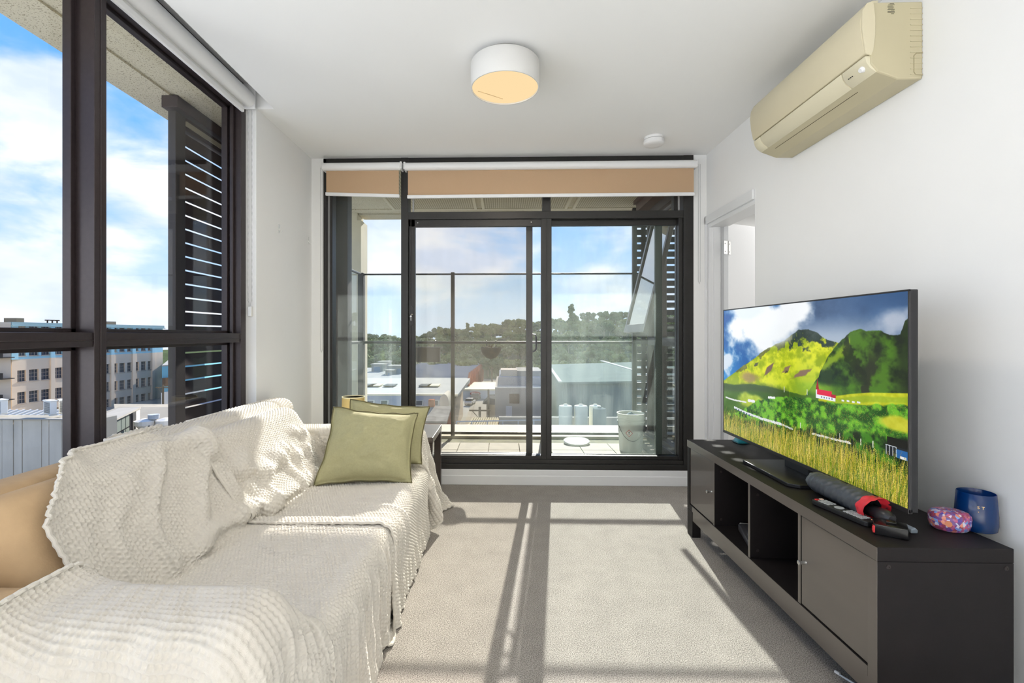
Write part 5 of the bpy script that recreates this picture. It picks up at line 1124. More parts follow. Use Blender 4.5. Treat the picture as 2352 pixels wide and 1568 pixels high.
# fire stairs wing at the far left, the lower blue building at its right
t = facade_box('stair_wing', 'beige stair wing at the left end of the factory building', 'building', [at(-40, 768, 78), at(25, 768, 81), at(25, 768, 84.6), at(-40, 768, 84)], GZ, 3.3, beige)
for k in range(4): z = -10+3.6*k; obj('fire_landing', MB().box(at(-20, 768, 79.4).x, at(12, 768, 79.4).x, 79.0, 81, z, z+.15).box(at(-20, 768, 79.4).x, at(12, 768, 79.4).x, 78.98, 79.04, z+.15, z+1.1), mat('dark iron', (70, 64, 60), 0.6), t)
t = facade_box('blue_building', 'low blue and white building to the right of the factory', 'building', [at(372, 768, 100), at(470, 768, 112), at(520, 768, 150), at(400, 768, 150)], GZ, z_of(373, 830)+.2, mat('mid blue wall', (116, 168, 184), 0.8), mat('white roofing', (156, 154, 147), 0.7))
obj('lower_wall', MB().prism([(p.x, p.y) for p in (at(370, 768, 99.6), at(470, 768, 111.6), at(470, 768, 112), at(370, 768, 100))], GZ, z_of(380, 876), 'z'), mat('white lower wall', (214, 208, 196), 0.8), t)
obj('window', MB().box(at(374, 0, 100.2).x, at(381.5, 0, 100.2).x, 100.0, 102, z_of(378, 874)+1.0, z_of(378, 855)+.6), mat('brown window', (92, 72, 56), 0.5), t)
# precast concrete building in front of the factory
pc_m = mat('stained precast concrete', (196, 186, 168), 0.85, var=(0.9, 0.16), aniso=(1, 1, .3))
ptop = -3.75; t = thing('precast_building', 'grey precast concrete building just below the left window', 'building', (-30, 27, GZ))
obj('core', MB().box(-60, at(215, 0, 27.5).x, 27.3, 29.2, GZ, ptop-.05), mat('pale roof membrane', (150, 145, 133), 0.8), t)
xs = [at(p, 0, 27).x for p in (-260, -160, -80, 5, 31, 50.5, 95, 112, 142, 168, 190, 214)]
for a, b in zip(xs[:-1], xs[1:]): obj('panel', MB().box(a+.02, b-.02, 27.0+random.uniform(-.02, .02), 27.3, GZ, ptop+.05), pc_m, t)
obj('coping', MB().box(-60, xs[-1], 26.95, 27.35, ptop+.05, ptop+.12), mat('pale coping', (156, 151, 141), 0.8), t)
def outdoor_unit(label, px, w, Y):
    p = at(px, 968, Y); z0 = ptop+.12; t = thing('condenser_unit', label, 'condenser', (p.x, Y, z0), R(-25), group=None, local=True); t.scale = (.78, .78, .78); wm = mat('white condenser case', (226, 224, 216), 0.5)
    obj('case', MB().box(-.55, .55, -.2, .2, .08, 1.1), wm, t, bevel=.02); obj('lid', MB().box(-.6, .6, -.24, .24, 1.1, 1.16), wm, t)
    g_ = MB()
    for k in range(12): g_.box(-.40, .46, -.215, -.2, .2+.07*k, .235+.07*k)
    obj('grille', g_, mat('grey grille', (104, 104, 100), 0.5), t); g_ = MB()
    for k in range(12): g_.box(-.565, -.55, -.15, .15, .2+.07*k, .235+.07*k)
    obj('side_grille', g_, mat('grey grille', (104, 104, 100), 0.5), t); obj('foot', MB().box(-.5, -.38, -.22, .22, 0, .08).box(.38, .5, -.22, .22, 0, .08), wm, t)
outdoor_unit('white condenser unit on the concrete roof, the left one of the pair', 115, 1, 28.2); outdoor_unit('white condenser unit on the concrete roof, right beside the dark mullion', 150, 1, 28.6)
outdoor_unit('white condenser unit on the concrete roof at the left edge of the view', 3, 1, 28.5)
t = thing('roof_skylight', 'long glazed roof skylight with white ribs behind the condenser units', 'skylight', (-32, 30, -4.2))
a, b = at(-60, 948, 30), at(214, 945, 30); obj('curb', MB().box(a.x, b.x, 29.35, 31.3, -5.2, -4.15), mat('white rib', (206, 204, 198), 0.6), t)
obj('glazing', MB().add([(a.x, 29.4, -4.1), (b.x, 29.4, -4.1), (b.x, 31.0, -3.78), (a.x, 31.0, -3.78), (a.x, 29.4, -4.16), (b.x, 29.4, -4.16), (b.x, 31.0, -4.16), (a.x, 31.0, -4.16)], [(0, 1, 2, 3), (4, 7, 6, 5), (0, 4, 5, 1), (1, 5, 6, 2), (2, 6, 7, 3), (3, 7, 4, 0)]), mat('grey roof glass', (120, 124, 124), 0.3, spec=.3), t)
for k in range(18): x = a.x+(b.x-a.x)*k/17; obj('rib', MB().add([(x-.04, 29.38, -4.06), (x+.04, 29.38, -4.06), (x+.04, 31.0, -3.72), (x-.04, 31.0, -3.72), (x-.04, 29.38, -4.14), (x+.04, 29.38, -4.14), (x+.04, 31.0, -3.80), (x-.04, 31.0, -3.80)], [(0, 1, 2, 3), (4, 7, 6, 5), (0, 4, 5, 1), (1, 5, 6, 2), (2, 6, 7, 3), (3, 7, 4, 0)]), mat('white rib', (206, 204, 198), 0.6), t)
# dark glazed building and the flat roofs past the mullion
p0, p1 = at(222, 972, 27.4), at(309, 955, 34.0); zt = at(245, 968, 29.0).z
t = thing('glazed_building', 'dark glazed office building with a pale corner pier below the left window', 'building', (p0.x, p0.y, GZ)); d_ = (p1-p0); d_.z = 0; L_ = d_.length; d_.normalize(); n_ = Vector((d_.y, -d_.x, 0))
Mg = Matrix.Translation((p0.x, p0.y, 0)) @ Matrix(((d_.x, -n_.x, 0, 0), (d_.y, -n_.y, 0, 0), (0, 0, 1, 0), (0, 0, 0, 1)))
obj('wall', MB().box(0, L_, .1, 1.2, GZ, zt-.1, Mg), mat('black spandrel', (40, 40, 42), 0.3), t); obj('coping', MB().box(0, L_+1.0, -.15, 1.2, zt-.12, zt, Mg), mat('pale coping', (156, 151, 141), 0.8), t)
obj('corner_pier', MB().box(L_, L_+.9, -.1, 1.2, GZ, zt-.1, Mg), mat('pale pier', (200, 192, 180), 0.8), t)
for k in range(7):
    for j in range(2): obj('pane', MB().box(L_*k/8+.1, L_*(k+1)/8-.03, .06, .10, zt-1.05-.9*j, zt-.25-.9*j, Mg), mat('grey office glass', (110, 116, 108), 0.12), t)
roofm = mat('sunlit roof sheet', (158, 150, 134), 0.8, var=(.3, .06))
t = facade_box('flat_roof_block', 'pale flat roofed workshop with white extract vents below the left window', 'building', [at(318, 768, 31), at(560, 768, 31), at(620, 768, 48), at(262, 768, 48), at(270, 768, 37)], GZ, -6.1, mat('pale workshop wall', (196, 188, 172), 0.8), roofm)
obj('low_ridge', MB().prism([(39, -5.85), (43, -5.35), (47, -5.85)], at(275, 0, 43).x, at(520, 0, 43).x, 'x'), roofm, t)
for nm, px, Y in (('on the left', 333, 33.0), ('on the right', 382, 33.4)):
    p = at(px, 1008, Y); q = thing('extract_hood', 'white funnel shaped roof extract hood, the one %s of the turbine pipe' % nm, 'vent', (p.x, Y, -5.85))
    obj('hood', MB().cyl((p.x, Y, -5.10), (p.x, Y, -4.80), .62, .66, n=16).cyl((p.x, Y, -5.60), (p.x, Y, -5.10), .2, .56, n=16).cyl((p.x, Y, -4.80), (p.x, Y, -4.67), .6, .2, n=16), mat('white vent metal', (222, 214, 200), 0.5), q)
    for sx in (-.5, .5):
        for sy in (-.3, .3): obj('leg', MB().cyl((p.x+sx, Y+sy, -5.85), (p.x+sx, Y+sy, -5.05), .04, n=6), mat('dark leg metal', (90, 88, 84), 0.5), q)
p = at(353, 1008, 33.2); q = thing('vent_pipe', 'grey turbine vent pipe between the two white extract hoods', 'vent', (p.x, 33.2, -5.85))
obj('pipe', MB().cyl((p.x, 33.2, -5.85), (p.x, 33.2, -4.65), .16, n=14), mat('grey vent metal', (168, 172, 174), 0.5), q); obj('cap', MB().cyl((p.x, 33.2, -4.70), (p.x, 33.2, -4.40), .34, .36, n=16), mat('grey vent metal', (168, 172, 174), 0.5), q)
q = thing('roof_duct', 'long grey duct on the flat workshop roof in front of the vents', 'duct', (at(320, 0, 32).x, 32, -5.85)); obj('run', MB().box(at(318, 0, 32).x, at(480, 0, 32).x, 31.6, 32.2, -5.85, -5.50), mat('grey vent metal', (168, 172, 174), 0.5), q, bevel=.02)
pole_m = mat('timber pole', (104, 92, 74), 0.9)
def power_pole(label, px, pyt, Y, arm=True, h=None):
    p = at(px, pyt, Y); t = thing('power_pole', label, 'pole', (p.x, Y, GZ)); obj('shaft', MB().cyl((p.x, Y, GZ), (p.x, Y, p.z), .17, .13, n=8), pole_m, t)
    if arm: obj('cross_arm', MB().box(p.x-1.1, p.x+1.1, Y-.08, Y+.08, p.z-.45, p.z-.3).cyl((p.x-.8, Y, p.z-.4), (p.x, Y, p.z-1.3), .04, n=5), pole_m, t)
    else: obj('bracket', MB().box(p.x, p.x+.9, Y-.05, Y+.05, p.z-.8, p.z-.7), pole_m, t)
    return t
power_pole('timber power pole in front of the pale blue building through the left window', 374.5, 884, 70)

# --- straight ahead, through the balcony door
greyroof = mat('grey metal roof', (116, 124, 118), 0.6, var=(.3, .06)); hallw = mat('grey corrugated wall', (112, 120, 118), 0.7)
def corrugate(m, sc):
    nt = m.node_tree; L = nt.links.new; b = nt.nodes['Principled BSDF']; tc = nt.nodes.new('ShaderNodeTexCoord'); wv = nt.nodes.new('ShaderNodeTexWave'); wv.inputs['Scale'].default_value = sc; L(tc.outputs['Object'], wv.inputs['Vector'])
    bp = nt.nodes.new('ShaderNodeBump'); bp.inputs['Strength'].default_value = .6; bp.inputs['Distance'].default_value = .05; L(wv.outputs['Fac'], bp.inputs['Height']); L(bp.outputs[0], b.inputs['Normal'])
corrugate(hallw, 1.0)
t = thing('metal_hall', 'large grey metal hall with a flat roof seen through the right door pane', 'building', (12, 60, GZ)); a, b, c_, d_ = at(1291, 878, 60), at(1640, 868, 64), at(1600, 828, 112), at(1262, 838, 95)
zh = a.z; obj('wall', MB().prism([(a.x, a.y), (b.x, b.y), (c_.x, c_.y), (d_.x, d_.y)], GZ, zh-.2, 'z'), hallw, t)
obj('roof', MB().prism([(a.x-.4, a.y-.4), (b.x, b.y-.4), (c_.x, c_.y), (d_.x-.4, d_.y)], zh-.2, zh+.05, 'z'), greyroof, t)
obj('gutter_edge', MB().prism([(a.x-.5, a.y-.5), (a.x-.1, a.y-.5), (d_.x-.1, d_.y), (d_.x-.5, d_.y)], zh+.05, zh+.2, 'z'), mat('white roof edge', (190, 188, 180), 0.6), t)
e1, e2 = at(1378, 829, 108), at(1500, 866, 68); obj('ridge_flashing', MB().prism([(e1.x, e1.y), (e1.x+.8, e1.y), (e2.x+.5, e2.y), (e2.x, e2.y)], zh+.05, zh+.16, 'z'), mat('white roof edge', (190, 188, 180), 0.6), t)
grw = mat('grey render wall', (164, 156, 146), 0.85, var=(.3, .06))
t = thing('grey_workshop', 'plain grey rendered workshop behind the sliding door stile', 'building', (2, 70, GZ)); a = at(1137, 891, 70); b = at(1262, 891, 70)
obj('wall', MB().box(a.x, b.x, 70, 90, GZ, a.z), grw, t); obj('upper_wall', MB().box(at(1146, 0, 74).x, b.x, 74, 90, a.z, at(1150, 866, 74).z), mat('blue grey cladding', (140, 142, 148), 0.7), t); obj('parapet', MB().box(a.x, b.x, 69.9, 70.2, a.z, a.z+.15), mat('white roof edge', (190, 188, 180), 0.6), t)
obj('rooftop_plant', MB().box(at(1150, 0, 76).x, at(1188, 0, 76).x, 76, 80, at(1150, 866, 76).z, at(1150, 849, 76).z), mat('pink grey plant room', (190, 176, 160), 0.8), t); obj('roof_slab', MB().box(at(1188, 0, 76).x, at(1245, 0, 76).x, 75.5, 84, at(1150, 864, 76).z, at(1150, 851, 76).z), mat('pale coping', (156, 151, 141), 0.8), t)
obj('window', MB().box(at(1170, 0, 70).x, at(1193, 0, 70).x, 69.85, 70.0, at(1170, 926, 70).z, at(1170, 904, 70).z), mat('brown window', (92, 72, 56), 0.5), t); obj('roller_door', MB().box(at(1162, 0, 70).x, at(1176, 0, 70).x, 69.85, 70.0, at(1162, 955, 70).z, at(1162, 932, 70).z), mat('pale door', (184, 184, 188), 0.6), t)
obj('side_wall', MB().box(at(1245, 0, 69).x, at(1262, 0, 69).x, 69.7, 70, GZ, at(1262, 862, 69).z), mat('deep blue wall', (70, 112, 150), 0.7), t)
# facade with the oval sign at the end of the street
t = thing('street_facade', 'pale shop facade with a red oval sign at the end of the street', 'building', (-8, 122, GZ)); a, b = at(1030, 896, 122), at(1137, 915, 122)
obj('wall', MB().box(a.x, b.x, 122, 140, GZ, a.z), mat('pale fascia', (196, 196, 194), 0.7), t); obj('parapet', MB().box(a.x, b.x, 121.8, 140, a.z, a.z+.35), mat('cream coping', (220, 208, 180), 0.7), t)
sc_ = at(1091.5, 903.5, 121.7); so_ = obj('sign', MB().lathe([(1.32, -.04), (1.32, .04), (0, .04)], tuple(sc_), 40, 1.0, .385, M=Matrix.Rotation(R(90), 4, 'X')), mat('dark red sign', (150, 38, 48), 0.5), t)
cu = bpy.data.curves.new('lettering', 'FONT'); cu.body = 'Wilgena'; cu.size = .62; cu.align_x = 'CENTER'; cu.align_y = 'CENTER'; cu.shear = .25; cu.extrude = .01; cu.materials.append(mat('white letters', (236, 232, 226), 0.6)); lo = text_mesh('lettering', cu); lo.parent = so_; lo.matrix_basis = Matrix.Translation(Vector((sc_.x, sc_.y-.07, sc_.z))-Vector(t.location)) @ Matrix.Rotation(R(90), 4, 'X')
# brick sawtooth works
brick = mat('red brick wall', (150, 92, 70), 0.9, var=(1.2, .25)); srf = mat('grey sawtooth roof', (126, 128, 134), 0.6); srl = mat('pale sawtooth glazing', (196, 194, 182), 0.4)
t = thing('sawtooth_works', 'red brick works with a long row of sawtooth roofs before the trees', 'building', (-20, 130, GZ))
NS = 9; q0, q1 = at(1074, 872, 128), at(1109, 842, 172); 
for k in range(NS):
    f0, f1 = k/NS, (k+1)/NS; p = q0.lerp(q1, f0); r_ = q0.lerp(q1, f1); x1 = p.x; x0 = at(930, 0, p.y).x; zb = p.z; dz = 1.5
    obj('roof_slope', MB().prism([(p.y, zb-.4), (p.y, zb), (p.y+(r_.y-p.y)*.92, zb+dz), (r_.y, zb-.4)], x0, x1, 'x'), srf, t); obj('glazing', MB().prism([(p.y-.05, zb+.1), (p.y+.9, zb+.4), (p.y+.9, zb+.5), (p.y-.05, zb+.2)], x0, x1-.2, 'x'), srl, t)
    obj('gable', MB().prism([(p.y, GZ), (r_.y, GZ), (r_.y, r_.z-.2), (p.y+(r_.y-p.y)*.92, zb+dz+.2), (p.y, zb)], x1, x1+.5, 'x'), brick, t)
# slate roofed block with skylights
slate = mat('blue grey slate', (158, 150, 146), 0.6, var=(.8, .08)); zinc = mat('pale zinc roof', (176, 174, 166), 0.5, var=(.5, .06))
t = thing('slate_block', 'long blue grey roofed block with small roof windows left of the street', 'building', (-25, 66, GZ)); E0, E1, E2 = at(940, 946, 66), at(940, 905, 70), at(940, 868, 96)
xa, xb = -44.0, at(1022, 0, 66).x; xc = at(1052, 0, 70).x
obj('wall', MB().box(xa, xb, 66.3, 96, GZ, E0.z), beige, t); obj('lower_slope', MB().prism([(66, E0.z), (70, E1.z), (70, E1.z-.5), (66.5, E0.z-.2)], xa, xb, 'x'), slate, t); obj('upper_slope', MB().prism([(70, E1.z), (96, E2.z), (96, E2.z-.8), (70, E1.z-.3)], xa, xc, 'x'), zinc, t); obj('eaves', MB().box(xa, xc, 69.6, 70.1, E1.z-.25, E1.z+.05), mat('cream coping', (220, 208, 180), 0.7), t)
for px in (788, 820, 852, 884, 964, 1000): x = at(px, 0, 68).x; obj('roof_window', MB().box(-.55, .55, -.1, .1, -.45, .45, Matrix.Translation((x, 67.6, at(px, 929, 67.6).z+.2)) @ Matrix.Rotation(R(-26), 4, 'X')), mat('pale window frame', (196, 190, 176), 0.5), t); obj('roof_pane', MB().box(-.42, .42, -.14, -.08, -.32, .32, Matrix.Translation((x, 67.6, at(px, 929, 67.6).z+.2)) @ Matrix.Rotation(R(-26), 4, 'X')), drk, t)
for px in (800, 848, 862, 895, 976, 996): x = at(px, 0, 80).x; obj('skylight', MB().box(x-.9, x+.9, 79, 82, E1.z+.15, E1.z+.3), mat('cream skylight', (226, 216, 180), 0.4) if px in (862, 996, 800) else mat('dark skylight', (110, 112, 110), 0.3), t)
gb = at(1019, 905, 62); obj('round_gable', MB().prism([(62+0, 0)]*0+[(at(1009, 0, 62).x, GZ), (at(1031, 0, 62).x, GZ), (at(1031, 0, 62).x, gb.z-1.2)]+[(at(1020, 0, 62).x+(at(1031, 0, 62).x-at(1020, 0, 62).x)*math.cos(R(10*k)), gb.z-1.2+1.2*math.sin(R(10*k))) for k in range(0, 19)], 62, 66.2, 'y'), mat('cream gable', (196, 188, 170), 0.8), t)
for k in range(3): x = at(1008+6*k, 0, 55).x; obj('side_window', MB().box(x-.25, x+.25, 61.9, 62.0, at(1010, 975-3*k, 62).z, at(1010, 945-3*k, 62).z), drk, t)
t = thing('gabled_house', 'small brick house with a pale patched gable roof beside the green cushion', 'house', (-12, 48, GZ)); a, b = at(962, 948, 48), at(1018, 962, 48); rz_ = at(985, 932, 52).z; ez = at(985, 963, 48).z
obj('wall', MB().box(a.x, b.x, 48.2, 56, GZ, ez), brick, t); obj('roof', MB().prism([(47.6, ez-.1), (52, rz_), (56.4, ez-.1), (56.4, ez-.35), (52, rz_-.25), (47.6, ez-.35)], a.x-.5, b.x+.4, 'x'), mat('patched pale roof', (156, 147, 134), 0.8, var=(1.5, .2)), t)
obj('chimney', MB().box(a.x+.4, a.x+1.0, 51.6, 52.4, rz_-.3, rz_+.7), brick, t)
# rooftops at the far left of the balcony view
wroof = mat('white roof plant', (156, 154, 149), 0.7, var=(.5, .05))
for label, px, w, py0, py1, Y in (('white rooftop plant box farthest left in the balcony view', 866, 26, 838, 868, 118), ('grey rooftop tank house behind the white plant boxes', 880, 22, 832, 850, 124), ('white rooftop plant box with a flat cap near the door stile', 908, 34, 842, 868, 112), ('low white roof cowl between the plant boxes', 893, 16, 852, 868, 108)):
    a, b = at(px-w/2, py1, Y), at(px+w/2, py0, Y); t = thing('roof_plant', label, 'roof plant', (a.x, Y, a.z)); obj('box', MB().box(a.x, b.x, Y, Y+4, a.z-2.5, b.z), wroof, t, bevel=.1); obj('cap', MB().box(a.x-.2, b.x+.2, Y-.2, Y+4.2, b.z, b.z+.25), mat('pale coping', (156, 151, 141), 0.8), t)
    obj('louvre', MB().box(a.x+.6, b.x-.6, Y-.06, Y, a.z+.3, b.z-.5), mat('blue grey louvre', (130, 146, 160), 0.6), t)
t = facade_box('white_roof_block', 'wide white roofed block under the rooftop plant boxes', 'building', [at(780, 768, 100), at(945, 768, 100), at(945, 768, 132), at(780, 768, 132)], GZ, at(880, 868, 100).z-.3, wroof, wroof)
# near roofs below the balcony
t = thing('corrugated_canopy', 'small canopy with striped cream corrugated sheets just below the balcony', 'canopy', (-.6, 30, -6)); a, b = at(1086, 958, 36), at(1146, 958, 36); c1, c2 = at(1070, 982, 30), at(1142, 982, 30); NST = 12
obj('deck', MB().add([tuple(c1-Vector((0, 0, .1))), tuple(c2-Vector((0, 0, .1))), tuple(b-Vector((0, 0, .1))), tuple(a-Vector((0, 0, .1)))], [(0, 1, 2, 3)]), mat('cream deck sheet', (176, 160, 128), 0.7), t)  # one even cream under the sheets
for k in range(NST):
    f0, f1 = k/NST, (k+.72)/NST; q = [c1.lerp(c2, f0), c1.lerp(c2, f1), a.lerp(b, f1), a.lerp(b, f0)]; obj('sheet', MB().add([tuple(v) for v in q]+[tuple(v-Vector((0, 0, .06))) for v in q], [(0, 1, 2, 3), (7, 6, 5, 4), (0, 4, 5, 1), (1, 5, 6, 2), (2, 6, 7, 3), (3, 7, 4, 0)]), mat('cream sheet', (164, 153, 126), 0.7), t)
for q in (c1, c2, a, b): obj('post', MB().cyl((q.x, q.y, GZ), (q.x, q.y, q.z-.1), .08, n=6), pole_m, t)
t = thing('roof_railing', 'thin grey roof railing beyond the balcony ledge', 'railing', (0, 28, -6.5)); a, b = at(1048, 968, 28), at(1262, 964, 28)
obj('top_rail', MB().cyl(a, b, .04, n=6), mat('grey vent metal', (168, 172, 174), 0.5), t)
for k in range(7): p = a.lerp(b, k/6); obj('post', MB().cyl((p.x, p.y, -7.4), (p.x, p.y, p.z), .035, n=6), mat('grey vent metal', (168, 172, 174), 0.5), t)
t = facade_box('low_roof', 'low grey roof with a pale parapet just below the balcony', 'building', [at(1000, 768, 22), at(1600, 768, 22), at(1640, 768, 33), at(960, 768, 33)], GZ, -7.4, mat('grey low wall', (150, 146, 138), 0.8), mat('mid grey roof', (150, 148, 142), 0.85, var=(.6, .1)))
obj('parapet', MB().box(at(1146, 0, 33).x, at(1640, 0, 33).x, 32.8, 33.2, -7.15, at(1200, 957, 33).z), mat('pale coping', (156, 151, 141), 0.8), t)
tank_m = mat('cream tank', (214, 208, 188), 0.6)
for label, px, pt, pb, r_, Y, m_ in (('cream rooftop tank, the leftmost of the row through the right door pane', 1299, 930, 985, .42, 30, tank_m), ('cream rooftop tank, second in the row through the right door pane', 1334, 930, 985, .42, 30, tank_m), ('cream rooftop tank, third in the row and half behind the grey one', 1367, 930, 985, .38, 30.6, tank_m), ('grey rooftop tank at the right end of the row', 1377, 936, 985, .40, 29, mat('grey tank', (120, 126, 122), 0.6))):
    p = at(px, pt, Y); t = thing('roof_tank', label, 'tank', (p.x, Y, -7.15), group='tanks on the low roof'); obj('shell', MB().lathe([(r_, -7.15), (r_, p.z-.12), (r_*.93, p.z-.04), (r_*.6, p.z), (0, p.z+.02)], (p.x, Y, 0), 22), m_, t, smooth=True); obj('cap', MB().cyl((p.x, Y, p.z), (p.x, Y, p.z+.07), .12, n=12), m_, t)
    obj('pipe', MB().tube([(p.x+r_, Y-.1, -6.6), (p.x+r_+.25, Y-.1, -6.6), (p.x+r_+.25, Y-.1, -7.15)], .035, 6), mat('grey vent metal', (168, 172, 174), 0.5), t)
t = thing('pipe_rack', 'long low white pipe rack in front of the rooftop tanks', 'rack', (5, 27, -7.1)); a, b = at(1288, 978, 27), at(1400, 978, 27)
for dz in (0, .22): obj('rail', MB().box(a.x, b.x, 26.95, 27.05, a.z-dz-.04, a.z-dz+.03), wroof, t)
for k in range(7): x = a.x+(b.x-a.x)*k/6; obj('post', MB().box(x-.04, x+.04, 26.97, 27.04, -7.15, a.z), wroof, t)
# the street: two poles, parked cars
rd = struct('street', MB().prism([tuple(at(1048, 968, 60).xy), tuple(at(1122, 968, 60).xy), tuple(at(1119, 900, 121).xy), tuple(at(1090, 900, 121).xy)], GZ, GZ+.04, 'z').prism([tuple(at(1040, 968, 60).xy), tuple(at(1052, 968, 60).xy), tuple(at(1093, 900, 121).xy), tuple(at(1085, 900, 121).xy)], GZ, GZ+.12, 'z'), mat('pale road', (146, 138, 123), 0.9, var=(.4, .06)))
power_pole('timber power pole with a cross arm in the middle of the street view', 1102, 934, 50, True); power_pole('tall timber power pole at the right side of the street', 1122, 894, 66, False)
cm = {}
def car(label, p, rz, colr, sc=1.0):
    t = thing('car', label, 'car', p, rz, local=True); bm = mat('car paint %s' % (colr,), colr, .25, .2, coat=.5)
    obj('body', MB().prism([(-2.15, .3), (2.1, .3), (2.15, .6), (2.0, .82), (1.0, .92), (-1.9, .95), (-2.15, .7)], -.86, .86, 'y'), bm, t, bevel=.06); obj('cabin', MB().prism([(-1.85, .9), (1.0, .9), (.4, 1.42), (-1.4, 1.45)], -.74, .74, 'y'), mat('car glass', (40, 44, 48), .1), t, bevel=.05); obj('roof', MB().prism([(-1.42, 1.43), (.42, 1.41), (.3, 1.48), (-1.3, 1.5)], -.7, .7, 'y'), bm, t, bevel=.03)
    for x in (-1.35, 1.35):
        for y in (-.8, .8): obj('wheel', MB().cyl((x, y-.09, .31), (x, y+.09, .31), .31, n=16), blk, t)
    return t
p = atz(1080, 929, GZ); car('silver hatchback parked on the left side of the street', (p.x, p.y, GZ+.08), R(80), (176, 172, 166)); p = atz(1092, 919, GZ); car('dark car parked farther along the street behind the silver one', (p.x, p.y+1.5, GZ+.08), R(80), (52, 56, 62))
t = thing('street_awning', 'dark awning on the right side of the street', 'awning', (1, 92, -11)); p = at(1128, 921, 92); obj('canopy', MB().prism([(p.x-1.6, p.z-.4), (p.x+1.6, p.z-.6), (p.x+1.2, p.z+.5), (p.x-.4, p.z+.7)], 91, 96, 'y'), mat('dark awning cloth', (70, 72, 70), .8), t); obj('stall', MB().box(p.x-.9, p.x+1.5, 92, 96, GZ, p.z-.5), mat('pale stall', (176, 168, 152), .8), t)

# ------------------------------------------------------------------ wooded hill
hill_m = mat('dark hill soil', (74, 84, 58), 0.95, var=(.05, .3))
XX = np.linspace(-260, 330, 60); YY = np.linspace(150, 420, 28); P = np.zeros((60, 28, 3))
def hill_z(x, y):
    s = min(1., max(0., (y-165)/150.)); crest = 10.5+6.0*min(1., max(-1.9, (x-20)/60.))
    return GZ-0.6+(crest-GZ-9)*s*s*(3-2*s)
for i, x in enumerate(XX):
    for j, y in enumerate(YY): P[i, j] = (x, y, hill_z(x, y))
struct('hill', MB().grid(P), hill_m, smooth=True)
def tree_mat(name, a, b):
    m = mat(name, a, .9, spec=.2); nt = m.node_tree; L = nt.links.new; bs = nt.nodes['Principled BSDF']; oi = nt.nodes.new('ShaderNodeObjectInfo'); tc = nt.nodes.new('ShaderNodeTexCoord')
    n = nt.nodes.new('ShaderNodeTexNoise'); n.inputs['Scale'].default_value = 1.3; n.inputs['Detail'].default_value = 4; L(tc.outputs['Object'], n.inputs['Vector'])
    ad = nt.nodes.new('ShaderNodeMath'); ad.operation = 'MULTIPLY_ADD'; ad.inputs[1].default_value = .55; L(oi.outputs['Random'], ad.inputs[0]); mm = nt.nodes.new('ShaderNodeMath'); mm.operation = 'MULTIPLY'; mm.inputs[1].default_value = .6; L(n.outputs['Fac'], mm.inputs[0]); L(mm.outputs[0], ad.inputs[2])
    r = nt.nodes.new('ShaderNodeValToRGB'); r.color_ramp.elements[0].position = .2; r.color_ramp.elements[0].color = lin(a); r.color_ramp.elements[1].position = .85; r.color_ramp.elements[1].color = lin(b); L(ad.outputs[0], r.inputs[0]); L(r.outputs[0], bs.inputs['Base Color']); return m
leaf_m = tree_mat('eucalyptus leaves', (66, 84, 46), (146, 146, 88))
trunk_m = mat('pale trunk', (150, 138, 118), .9)
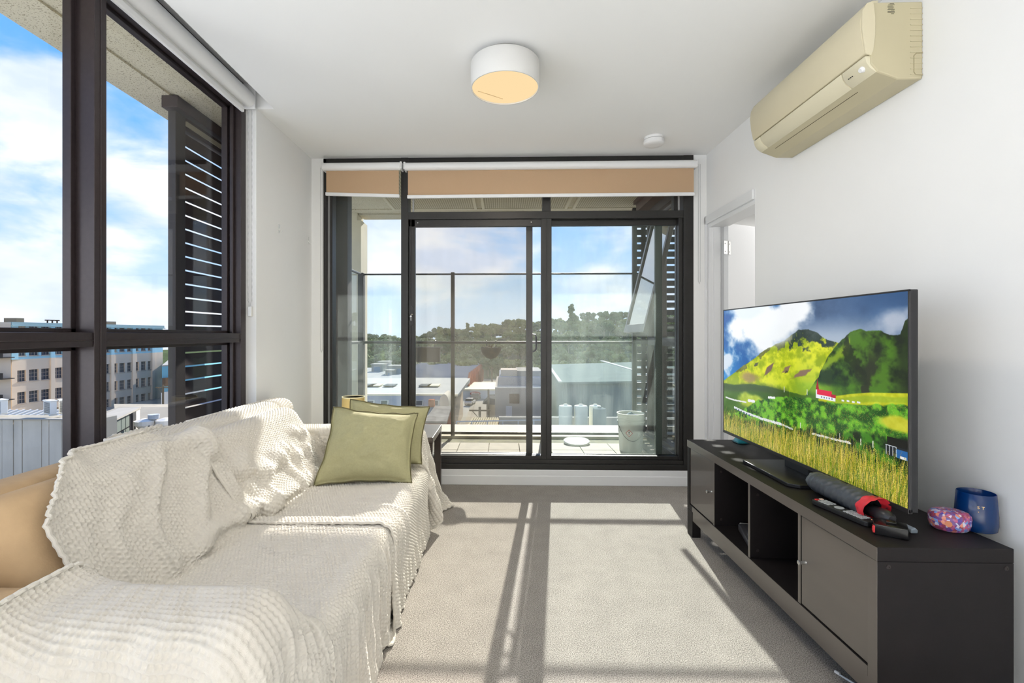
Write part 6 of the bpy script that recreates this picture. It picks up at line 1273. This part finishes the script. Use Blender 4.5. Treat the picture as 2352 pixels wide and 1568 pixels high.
def crown_mesh(seed, kind):
    g = random.Random(seed); v = []; f = []; n = 26 if kind == 'wide' else 18; N_ = 46
    centres = []
    for k in range(n):
        a = g.uniform(0, 6.28); q = math.sqrt(g.random())
        if kind == 'wide': c = Vector((q*3.2*math.cos(a), q*3.2*math.sin(a), 5.6+g.uniform(-1.3, 2.0)*(1.1-q*.6))); r = g.uniform(.75, 1.3)
        elif kind == 'tall': z = g.uniform(2.0, 10.5); w = 2.3*(1-abs(z-5)/7.5); c = Vector((q*w*math.cos(a), q*w*math.sin(a), z)); r = g.uniform(.6, 1.1)
        else: c = Vector((q*2.9*math.cos(a), q*2.9*math.sin(a), 4.2+g.uniform(-2.6, 2.6)*(1.05-q*.5))); r = g.uniform(.8, 1.4)
        centres.append((c, r))
    for c, r in centres:   # each clump is a ball of small leaf sprays
        for k in range(N_):
            d = Vector((g.gauss(0, 1), g.gauss(0, 1), g.gauss(0, .8))).normalized(); p = c+Vector((d.x*r, d.y*r, d.z*r*.7))*g.uniform(.75, 1.05)
            t1_ = d.orthogonal().normalized(); t1_ = (Matrix.Rotation(g.uniform(0, 6.28), 3, d) @ t1_); t2_ = d.cross(t1_); tilt = d*g.uniform(-.5, .5); s_ = g.uniform(.28, .55); o_ = len(v)
            v += [tuple(p+(t1_+tilt)*s_), tuple(p+t2_*s_*.8), tuple(p-(t1_+tilt)*s_), tuple(p-t2_*s_*.8)]; f.append((o_, o_+1, o_+2, o_+3))
        o_ = len(v)   # dense core of the clump
        for sx, sy, sz in ((1, 0, 0), (-1, 0, 0), (0, 1, 0), (0, -1, 0), (0, 0, 1), (0, 0, -1)): v.append(tuple(c+Vector((sx, sy, sz*.7))*r*.86))
        for a_, b_, c2_ in ((0, 2, 4), (2, 1, 4), (1, 3, 4), (3, 0, 4), (2, 0, 5), (1, 2, 5), (3, 1, 5), (0, 3, 5)): f.append((o_+a_, o_+b_, o_+c2_))
    m = MB(); m.v = v; m.f = f; return m
protos = []
for sd, kd, lb in ((1, 'wide', 'spreading olive eucalyptus on the wooded hill'), (2, 'round', 'rounded bushy tree on the wooded hill'), (3, 'wide', 'open crowned eucalyptus on the wooded hill'), (4, 'tall', 'tall narrow tree on the wooded hill'), (5, 'round', 'dense grey green tree on the wooded hill')):
    t = thing('hill_tree', lb, 'tree', (0, 0, 0), group='trees on the wooded hill', local=True); obj('crown', crown_mesh(sd, kd), leaf_m, t); obj('trunk', MB().cyl((0, 0, -1.5), (.15, 0, 5.2), .28, .14, n=7).cyl((.1, 0, 3.2), (1.3, .4, 5.6), .1, .05, n=5).cyl((.1, 0, 3.4), (-1.1, -.3, 5.6), .1, .05, n=5), trunk_m, t); protos.append(t)
g = random.Random(12); used = [False]*5; count = 0
for row in range(11):
    y = 166+row*15.0; xl, xr = at(835, 0, y).x, at(1600, 0, y).x; n = int((xr-xl)/5.6)
    n = min(n, 24)
    for k in range(n):
        x = xl+(xr-xl)*(k+g.uniform(.1, .9))/n; yy = y+g.uniform(-6, 6); kd = g.choice((0, 0, 1, 1, 2, 4, 4, 3) if row > 2 else (1, 4, 4, 1, 0)); s = g.uniform(.85, 1.35)*(1.0+.02*row)
        loc = (x, yy, hill_z(x, yy)-.3)
        if not used[kd]: used[kd] = True; protos[kd].location = loc; protos[kd].rotation_euler = (0, 0, g.uniform(0, 6)); protos[kd].scale = (s, s, s)
        else: dup(protos[kd], loc, g.uniform(0, 6), scale=(s, s, s*g.uniform(.85, 1.1)))
        count += 1
print('trees', count)
